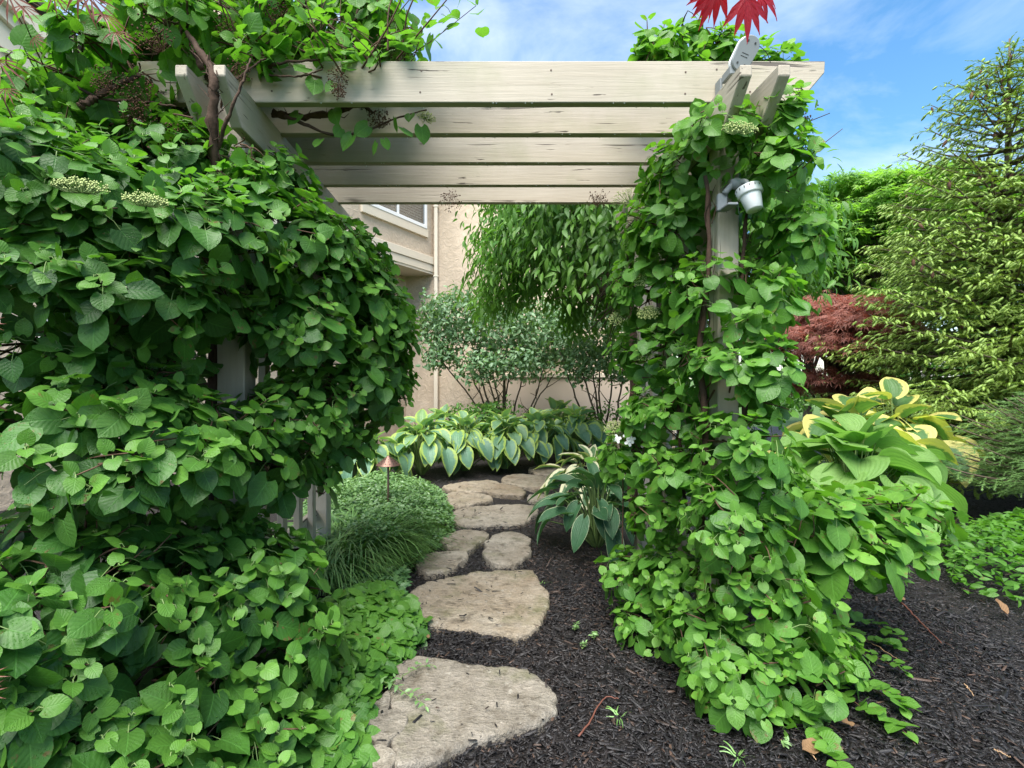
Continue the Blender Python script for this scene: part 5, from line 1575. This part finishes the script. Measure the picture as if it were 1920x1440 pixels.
def conifer(name, label, base, H, rad, z0, n_wh, per, seed, mat, fingers=True, pitch=(-.25, .35), cones=True, sep=.085, twig_l=.13, leader=True, face=None):
    r = np.random.default_rng(seed)
    root = thing(name, base, label, 'conifer')
    b = np.array(base, float)
    acc = Acc(); path = smooth_path([b, b + (0.02, 0, H * .5), b + (0.05, 0, H)], 16)
    tube(acc, path, np.linspace(.10 * H / 5, .008, len(path)), 8); acc.build('trunk', M_TRUNK, root)
    tp, td, tn, ts, ta = [], [], [], [], []
    fp, fd, fs = [], [], []
    br = Acc(); cone_at = []
    for i in range(n_wh):
        t = (i + .5) / n_wh
        z = z0 + (H - .25 - z0) * t ** .95
        L_ = rad * (1 - t) ** .75 + .16
        for k in range(per):
            f = k * 6.283 / per + i * 1.1 + r.normal(0, .2)
            o = np.array((math.cos(f), math.sin(f), 0.0))
            l = L_ * r.uniform(.72, 1.12)
            el = pitch[0] + (pitch[1] - pitch[0]) * t + r.normal(0, .07)
            q = np.linspace(0, 1, 9)
            bp = b + np.array((0, 0, z)) + o * (l * q)[:, None] * math.cos(el) + np.array((0, 0, 1.0)) * (l * (math.sin(el) * q + .18 * q ** 2.5))[:, None]
            tube(br, bp, np.linspace(.016 * (l + .3), .004, 9), 5, cap=False)
            sd_ = np.cross(o, (0, 0, 1.0))
            s_ = .22 * l if l > .5 else .04
            side_sign = 1
            while s_ < l:
                u_ = s_ / l
                p = np.array([np.interp(u_, q, bp[:, c]) for c in range(3)])
                side_sign = -side_sign
                sl = (.42 * l * (1 - u_) ** .8 + .10) * r.uniform(.75, 1.15)
                dr = unit(o * .75 + sd_ * side_sign * .8 + np.array((0, 0, r.normal(-.10, .1))))
                m = max(1, int(round(sl / twig_l)))
                for j in range(m):
                    a0 = p + dr * (j * twig_l) + np.array((0, 0, -.10 * (j * twig_l) ** 1.5))
                    tp.append(a0); td.append(dr + np.array((0, 0, -.12 * j)) + r.normal(0, .06, 3)); tn.append((0, 0, 1.)); ts.append(twig_l * 1.12)
                    ta.append(.0 if j < m - 1 else .10)
                    if j > 0 or m == 1:
                        for h in (-1, 1):
                            d2 = unit(dr * .7 + np.cross(dr, (0, 0, 1.)) * h * .8 + r.normal(0, .1, 3) + (0, 0, -.1))
                            tp.append(a0 + dr * twig_l * .4); td.append(d2); tn.append((0, 0, 1.)); ts.append(twig_l * r.uniform(.55, .9)); ta.append(.03)
                            if fingers and r.random() < (.6 if t < .62 else .15):
                                fp.append(a0 + dr * twig_l * .4 + d2 * twig_l * .7); fd.append(d2 + (0, 0, -.45)); fs.append(r.uniform(.045, .07))
                e = p + dr * sl
                if fingers:
                    for h in range(2 if t < .62 else 1):
                        fp.append(e + r.normal(0, .012, 3)); fd.append(dr + (0, 0, -.55) + r.normal(0, .2, 3)); fs.append(r.uniform(.055, .085))
                if cones and t > .35 and r.random() < .10: cone_at.append(p + (0, 0, -.02))
                s_ += sep
            tp.append(bp[-2]); td.append(o + (0, 0, .2)); tn.append((0, 0, 1.)); ts.append(twig_l * 1.2); ta.append(.1)
    if leader:
        for z in np.arange(H - .5, H, .06):
            for _ in range(2):
                f = r.uniform(0, 6.28); tp.append(b + (0.05, 0, z)); td.append((math.cos(f), math.sin(f), 1.1)); tn.append((0, 1., 0)); ts.append(.10); ta.append(0)
    br.build('branches', M_TRUNK, root)
    tp, td, tn, ts, ta = map(np.array, (tp, td, tn, ts, ta))
    k = tp[:, 2] > .08
    a = Acc(); scatter(a, NT_OLD, tp[k], td[k], tn[k], ts[k], r.uniform(0, 1, k.sum()), ta[k], r.integers(0, 3, k.sum()))
    a.build('needles', mat, root, 'stuff')
    if fingers:
        fp, fd, fs = np.array(fp), np.array(fd), np.array(fs)
        k = fp[:, 2] > .08
        a = Acc(); scatter(a, FINGER, fp[k], fd[k], np.tile((0, .3, 1.), (k.sum(), 1)), fs[k], r.uniform(.3, 1, k.sum()), np.clip(r.normal(.72, .25, k.sum()), 0, 1), r.integers(0, 3, k.sum()))
        a.build('new_growth', mat, root, 'stuff')
    if cone_at:
        cm = cone_mesh()
        for p in [cone_at[i] for i in r.permutation(len(cone_at))[:150]]:
            o = link('cone', cm, root); o.location = Vector((p - b).tolist()); s0 = r.uniform(.065, .1); o.scale = (s0, s0, s0); o.rotation_euler = (r.normal(0, .2), r.normal(0, .2), r.uniform(0, 6))
    return root
conifer('spruce', 'spruce with lime green new tips and hanging brown cones at the right', P(1885, 0, 6.1) * (1, 1, 0), 5.33, 1.95, .35, 27, 10, 3, M_NEEDLE, twig_l=.14, sep=.07)
conifer('spruce', 'second spruce filling the far right edge with layered boughs', (6.4, 5.3, 0), 4.1, 1.6, .45, 21, 10, 4, M_NEEDLE, leader=False, twig_l=.14, sep=.07)
conifer('false_cypress', 'feathery light green low conifer at the right edge, above the ground plants', (4.95, 4.35, 0), 1.3, .85, .30, 12, 11, 5, M_FIR, fingers=False, cones=False, sep=.05, twig_l=.09, pitch=(-.05, .4), leader=False)

multi_stem('shrub', 'mixed green shrub mass low behind the red maple and spruce', P(1700, 0, 10.0), [P(1600, 700, 10.0), P(1700, 690, 10.0), P(1800, 690, 10.0)],
    [SB(1560, 735, 10.2, (.8, .5, .34)), SB(1680, 700, 10.0, (.9, .6, .6)), SB(1800, 690, 10.0, (.9, .6, .7)), SB(1920, 690, 10.0, (.9, .6, .7)), SB(1475, 750, 10.4, (.5, .5, .2))], 34, .10, M_CHERRY, OVAL_SH)
# ================================================================== LAMPS
M_LWHITE = simple_mat('lamp_white', (0.70, 0.71, 0.71), 0.38, 0.45, 0.04, 12, 0.03)
M_LGREY = simple_mat('lamp_grey', (0.19, 0.205, 0.21), 0.5, 0.4, 0.08, 14, 0.06)
M_DARK = simple_mat('dark_slot', (0.03, 0.03, 0.03), 0.6, 0.3, 0.1, 20, 0.05)
M_COPPER = simple_mat('aged_copper', (0.20, 0.115, 0.085), 0.42, 0.5, 0.35, 22, 0.25, Metallic=0.6)

def lathe(name, prof, mat, parent, M, seg=28, cap=True):
    acc = Acc()
    th = np.linspace(0, 2 * math.pi, seg, endpoint=False)
    V = np.array([(r * math.cos(a), r * math.sin(a), z) for r, z in prof for a in th])
    V = np.array([M @ Vector(v) for v in V])
    k = len(prof)
    Q = np.array([(i * seg + j, i * seg + (j + 1) % seg, (i + 1) * seg + (j + 1) % seg, (i + 1) * seg + j) for i in range(k - 1) for j in range(seg)])
    acc.add(V, [Q])
    o = acc.build(name, mat, parent)
    return o

lp = P(1408, 370, 2.22)
spot = thing('spotlight', lp, 'white cone-shaped spotlight with slotted collar clamped to the vine-covered post', 'spotlight')
tilt = Matrix.Rotation(R(-8), 4, 'Y') @ Matrix.Rotation(R(-14), 4, 'X') @ Matrix.Scale(.76, 4)
Ml = Matrix.Translation(Vector(lp)) @ tilt
head = lathe('lamp_head', [(.0, -.082), (.040, -.082), (.043, -.079), (.058, .018), (.058, .022)], M_LWHITE, spot, Ml)
col_ = lathe('collar', [(.059, .008), (.066, .010), (.069, .016), (.072, .052), (.069, .060), (.055, .064), (.0, .064)], M_LWHITE, spot, Ml)
for k in range(16):
    f = k / 16 * 6.283
    m = Ml @ Matrix.Rotation(f, 4, 'Z') @ Matrix.Translation((.0702, 0, .045))
    bm = box(-.002, .0016, -.0024, .0024, -.007, .007)
    bmesh.ops.transform(bm, matrix=Matrix.Translation(-Vector(lp)) @ m, verts=bm.verts)
    link('slot', bm_mesh('slot', bm, M_DARK), col_)
bm = box(-.022, .022, -.012, .012, -.045, .035, .006)
bmesh.ops.transform(bm, matrix=Matrix.Translation((-.100, .055, .0)), verts=bm.verts)
link('bracket', bm_mesh('bracket', bm, M_LGREY), spot)
bm = box(-.02, .024, -.045, .045, -.006, .006, .003)
bmesh.ops.transform(bm, matrix=Matrix.Translation((-.092, .016, -.036)), verts=bm.verts)
link('foot_plate', bm_mesh('foot_plate', bm, M_LGREY), spot)
acc = Acc()
pp = smooth_path([lp + (-.095, .045, .03), lp + (-.065, .03, .065), lp + (-.025, .01, .072), lp + (-.008, .0, .046)], 12)
tube(acc, pp, .013, 10); acc.build('arm', M_LGREY, spot)
lathe('swivel', [(.0, -.024), (.02, -.02), (.026, 0), (.02, .02), (.0, .024)], M_LGREY, spot, Matrix.Translation(Vector(lp + (-.05, .03, .07))) @ Matrix.Rotation(R(90), 4, 'Y'), 14)

# sensor plate standing on the front rafter
sp_ = P(1398, 100, 2.17)
sens = thing('solar_panel', sp_, 'small grey rounded solar panel seen from behind, perched on the front rafter end', 'solar panel')
Ms = Matrix.Rotation(R(24), 4, 'Y') @ Matrix.Rotation(R(14), 4, 'X')
poly = [(.042 * math.cos(a) , .042 * math.sin(a) + (.030 if math.sin(a) >= 0 else -.030)) for a in np.linspace(0, 2 * math.pi, 28, endpoint=False)]
bm = prism(poly, (1, 0, 0), (0, 0, 1), (0, 1, 0), -.006, .016, .004)
bmesh.ops.transform(bm, matrix=Ms, verts=bm.verts)
link('back_plate', bm_mesh('back_plate', bm, M_LGREY), sens)
poly2 = [(x * 1.10, z * 1.07) for x, z in poly]
bm = prism(poly2, (1, 0, 0), (0, 0, 1), (0, 1, 0), .017, .030, .004)
bmesh.ops.transform(bm, matrix=Ms, verts=bm.verts)
link('panel_face', bm_mesh('panel_face', bm, M_LWHITE), sens)
for x, z in ((-.015, .045), (.017, .045), (-.015, -.045), (.017, -.045)):
    bm = prism([(.004 * math.cos(a), .004 * math.sin(a)) for a in np.linspace(0, 6.283, 8, endpoint=False)], (1, 0, 0), (0, 0, 1), (0, 1, 0), -.0085, -.0055)
    bmesh.ops.transform(bm, matrix=Ms @ Matrix.Translation((x, 0, z)), verts=bm.verts)
    link('screw', bm_mesh('screw', bm, M_DARK), sens)
for z in (-.004, -.016):
    bm = box(-.016, .014, -.0068, -.0058, z - .0012, z + .0012)
    bmesh.ops.transform(bm, matrix=Ms, verts=bm.verts)
    link('embossed_line', bm_mesh('embossed_line', bm, M_DARK), sens)
acc = Acc()
tube(acc, smooth_path([sp_ + (.02, -.008, .035), sp_ + (.05, -.01, .025), sp_ + (.10, .02, .015), sp_ + (.15, .08, .01)], 12), .0018, 4); acc.build('wire', M_DARK, sens)
bm = box(-.055, -.02, .02, .10, -.075, -.035, .004); link('clamp', bm_mesh('clamp', bm, M_LGREY), sens)
bm = box(-.062, -.050, .1, .148, -.13, -.045, .001); link('metal_strap', bm_mesh('metal_strap', bm, M_LGREY), sens)

# path light among the ground cover
pl = np.array(P(728, 872, 4.6)); plb = pl * (1, 1, 0)
lamp = thing('path_light', plb, 'small copper path light with pierced cone hat among hostas', 'path light')
hz = pl[2]
Mh = Matrix.Translation(Vector((plb[0], plb[1], hz)))
hat = lathe('hat', [(.0, .085), (.010, .085), (.014, .078), (.108, .004), (.110, .0), (.106, .0), (.012, .068), (.0, .07)], M_COPPER, lamp, Mh, 24)
for row, (rr, n_) in enumerate(((.045, 9), (.066, 12), (.087, 15))):
    for k in range(n_):
        f = k / n_ * 6.283 + row * .2
        z = .004 + (.108 - rr) * (.074 / .094)
        m = Matrix.Translation((0, 0, hz)) @ Matrix.Rotation(f, 4, 'Z') @ Matrix.Translation((rr, 0, z + .0015)) @ Matrix.Rotation(R(38), 4, 'Y')
        bm = prism([(.0045 * math.cos(a), .0045 * math.sin(a)) for a in np.linspace(0, 6.283, 8, endpoint=False)], (1, 0, 0), (0, 1, 0), (0, 0, 1), -.001, .0012)
        bmesh.ops.transform(bm, matrix=m, verts=bm.verts)
        link('hole', bm_mesh('hole', bm, M_DARK), hat)
acc = Acc(); tube(acc, np.array([plb, plb + (0, 0, hz * .5), plb + (0, 0, hz + .07)]), .010, 10); acc.build('stem', M_COPPER, lamp)

# ================================================================== JAPANESE MAPLE HANGING IN FROM ABOVE THE VIEWER
def jm_leaf(k, lobes=7, wid=.07):
    r = np.random.default_rng(900 + k)
    V, F, UV = [], [], []
    for j in range(lobes):
        a = (j - (lobes - 1) / 2) * (.46 if lobes > 5 else .42) + r.normal(0, .05)
        l = (1.0 - .13 * abs(j - (lobes - 1) / 2)) * r.uniform(.9, 1.1)
        dx, dy = math.sin(a), math.cos(a)
        b = len(V); rows = ((0.02, .012), (.25, wid * .55), (.5, wid), (.72, wid * .72), (.88, wid * .28), (1.0, .004))
        for t, ww in rows:
            bend = -.22 * t * t + .05 * math.sin(3 * t + k)
            for sg in (-1, 0, 1):
                V.append((dx * l * t + sg * dy * ww, dy * l * t - sg * dx * ww, bend + (.02 * abs(sg)))); UV.append((.5 + .5 * sg, t))
        for i in range(len(rows) - 1):
            for c_ in range(2):
                q = b + i * 3 + c_; F.append((q, q + 1, q + 4, q + 3))
    return np.array(V), [np.array(F)], np.array(UV)
JM = [jm_leaf(k, 5, .10) for k in range(3)]; JM_M = temp_meshes('maple_leaf', JM, M_SCARLET)
JN = [jm_leaf(10 + k, 7, .035) for k in range(3)]; JN_M = temp_meshes('maple_leaf', JN, M_RED)
jm = thing('japanese_maple', (-.9, -.75, 0), 'scarlet Japanese maple leaves dangling into the top edge of the picture', 'tree')
acc = Acc()
tube(acc, smooth_path([(-.9, -.75, 0), (-.85, -.7, .8), (-.75, -.6, 1.5), (-.55, -.4, 2.1), (-.2, .0, 2.5), (.2, .5, 2.45), (.42, .9, 2.15)], 24, .004), np.linspace(.06, .006, 25)[:25], 9)
acc.build('trunk', M_TRUNK, jm)
def twig_(a, b, r0=.0022):
    t = Acc(); tube(t, smooth_path([a, (np.asarray(a) + b) / 2 + (0, 0, .02), b], 8), r0, 4); t.build('twig', M_RED, jm)
lv = Leaves()
tip = P(1395, -14, .92)
twig_((.42, .9, 2.15), tip)
lv.add(P(1398, -6, .90), np.array((.12, -.1, -1.)), np.array((0, -1., .1)), .074, .7, .3)
lv.add(P(1345, -28, .93), np.array((-.35, .1, -1.)), np.array((.1, -1., .3)), .072, .6, .3)
lv.add(P(1420, -12, .94), np.array((.75, .1, -.55)), np.array((-.2, -1., .4)), .062, .9, .3)
lv.add(P(1330, -26, .95), np.array((-.1, .1, -1.)), np.array((.5, -1., .2)), .06, .6, .2)
foliage(jm, JM, JM_M, M_SCARLET, *lv.arrays())
lv = Leaves()
a = np.array((-.55, -.2, 2.2))
acc = Acc(); tube(acc, smooth_path([(-.75, -.6, 1.5), (-.85, -.1, 1.9), (-.95, .5, 2.05), P(120, -30, .95)], 14), np.linspace(.02, .004, 15)[:15], 6); acc.build('limb', M_TRUNK, jm)
for px, py, y, dx, dz, L_, cl in ((170, -8, 1.0, .5, -.8, .06, 0), (195, 25, 1.05, .6, -.7, .06, 0), (215, 60, 1.05, .7, -.7, .055, 0), (150, -20, .9, .3, -1, .06, 0), (100, -12, 1.05, .1, -1, .045, 1), (15, -12, 1.0, .3, -1, .06, 1), (42, 10, 1.1, .5, -.8, .045, 1), (-5, 110, .95, .5, -.8, .06, 0), (10, 165, 1.1, .4, -.9, .04, 1), (62, 70, 1.2, .6, -.6, .035, 1)):
    lv.add(P(px, py, y), np.array((dx, .15, dz)), np.array((.2, -1, .4)) + rng.normal(0, .3, 3), L_, .5 if cl == 0 else .9, .1)
foliage(jm, JN, JN_M, M_RED, *lv.arrays())
lv = Leaves()
lv.add(P(-30, 1268, .98), np.array((1., .1, -.1)), np.array((0, -1, .3)), .04, .8, .3)
lv.add(P(-34, 1300, .98), np.array((1., .1, -.3)), np.array((0, -1, .5)), .045, .8, .3)
lv.add(P(-26, 606, .98), np.array((1., .1, .05)), np.array((0, -1, .2)), .035, .4, .6)
foliage(jm, JN, JN_M, M_SCARLET, *lv.arrays())
twig_((-1.1, .3, .9), P(-46, 1280, 1.0)); twig_((-1.1, .3, 1.5), P(-36, 606, 1.0))

# ================================================================== LITTER ON THE MULCH
def stick(label, pts_px, r, mat=M_TWIG):
    pts = [G(x, y, .02) for x, y in pts_px]
    root = thing('stick', (*pts[0][:2], 0), label, 'stick')
    acc = Acc(); pp = smooth_path(pts, 16, .002); tube(acc, pp, np.linspace(r, r * .5, len(pp)), 6); acc.build('stem', mat, root)
M_REDT = simple_mat('reddish_twig', (0.12, 0.045, 0.03), 0.6, 0.3, 0.3, 60, 0.3)
M_TANT = simple_mat('tan_straw', (0.34, 0.22, 0.12), 0.7, 0.25, 0.3, 60, 0.2)
stick('curved reddish twig lying on mulch right of the front flagstone', [(1085, 1380), (1108, 1350), (1125, 1318), (1142, 1306), (1160, 1310)], .0038, M_REDT)
stick('long straight red-brown stick on mulch right of the leafy skirt', [(1690, 1130), (1725, 1165), (1765, 1205)], .005, M_REDT)
stick('thin tan straw pointing at the upper runners', [(1600, 1190), (1650, 1215), (1690, 1240)], .0028, M_TANT)
stick('short pale straw alone on the open black mulch', [(1808, 1282), (1826, 1305)], .0022, M_TANT)
stick('pale straw near the lower right corner of the mulch', [(1865, 1405), (1895, 1420)], .0022, M_TANT)
stick('tan straw beside the lowest runner', [(1505, 1395), (1530, 1425)], .003, M_TANT)
M_DEAD = leaf_mat('dead_leaf', (0.085, 0.045, 0.022), (0.15, 0.085, 0.042), (0.2, 0.12, 0.06), 6, 2, vein_amt=.3, rough=.7, spec=.2, transl=.15, quilt=.6, tcol=(1.3, 1, .7))
DEAD = [leaf_grid(YS, np.array([.15, .3, .36, .36, .3, .2, .1, .01]), .1, 5, .3, -.25, .06, .4, 70 + k) for k in range(3)]
DM = [mesh_np('dead_leaf', T[0], T[1], T[2], {'rnd': np.full(len(T[0]), .3 * k + .2), 'age': np.zeros(len(T[0]))}, M_DEAD) for k, T in enumerate(DEAD)]
for k, (lb, px, py, s, f) in enumerate((('curled brown dead leaf under the right edge ground plants', 1885, 1150, .10, .4), ('tan dead leaf half under the runner, lower right', 1590, 1352, .085, 2.0), ('long tan dead leaf at the bottom edge near the lowest runner', 1535, 1400, .10, 1.9),
        ('rust-brown leaf at the edge of the creeping carpet, above the path corner', 706, 1282, .05, 1.), ('rust-red leaf beside the olive stone piece', 678, 1345, .06, 2.4), ('brown leaf at the very bottom of the creeping carpet', 668, 1425, .07, .6),
        ('orange leaf tucked under the far tip of the creeping carpet', 803, 1196, .03, .2), ('light brown dead leaf below the drooping shoots', 1697, 1125, .06, 1.2), ('pale pink-brown leaf low in the creeping carpet', 640, 1380, .05, 2.))):
    o = link('dead_leaf', DM[k % 3]); g_ = G(px, py, .03)
    o.location = Vector(g_.tolist()); s *= .72; o.scale = (s, s, s); o.rotation_euler = (rng.normal(0, .3), rng.normal(0, .3), f)
    tag(o, lb, 'dead leaf', 'dead leaves on the ground')
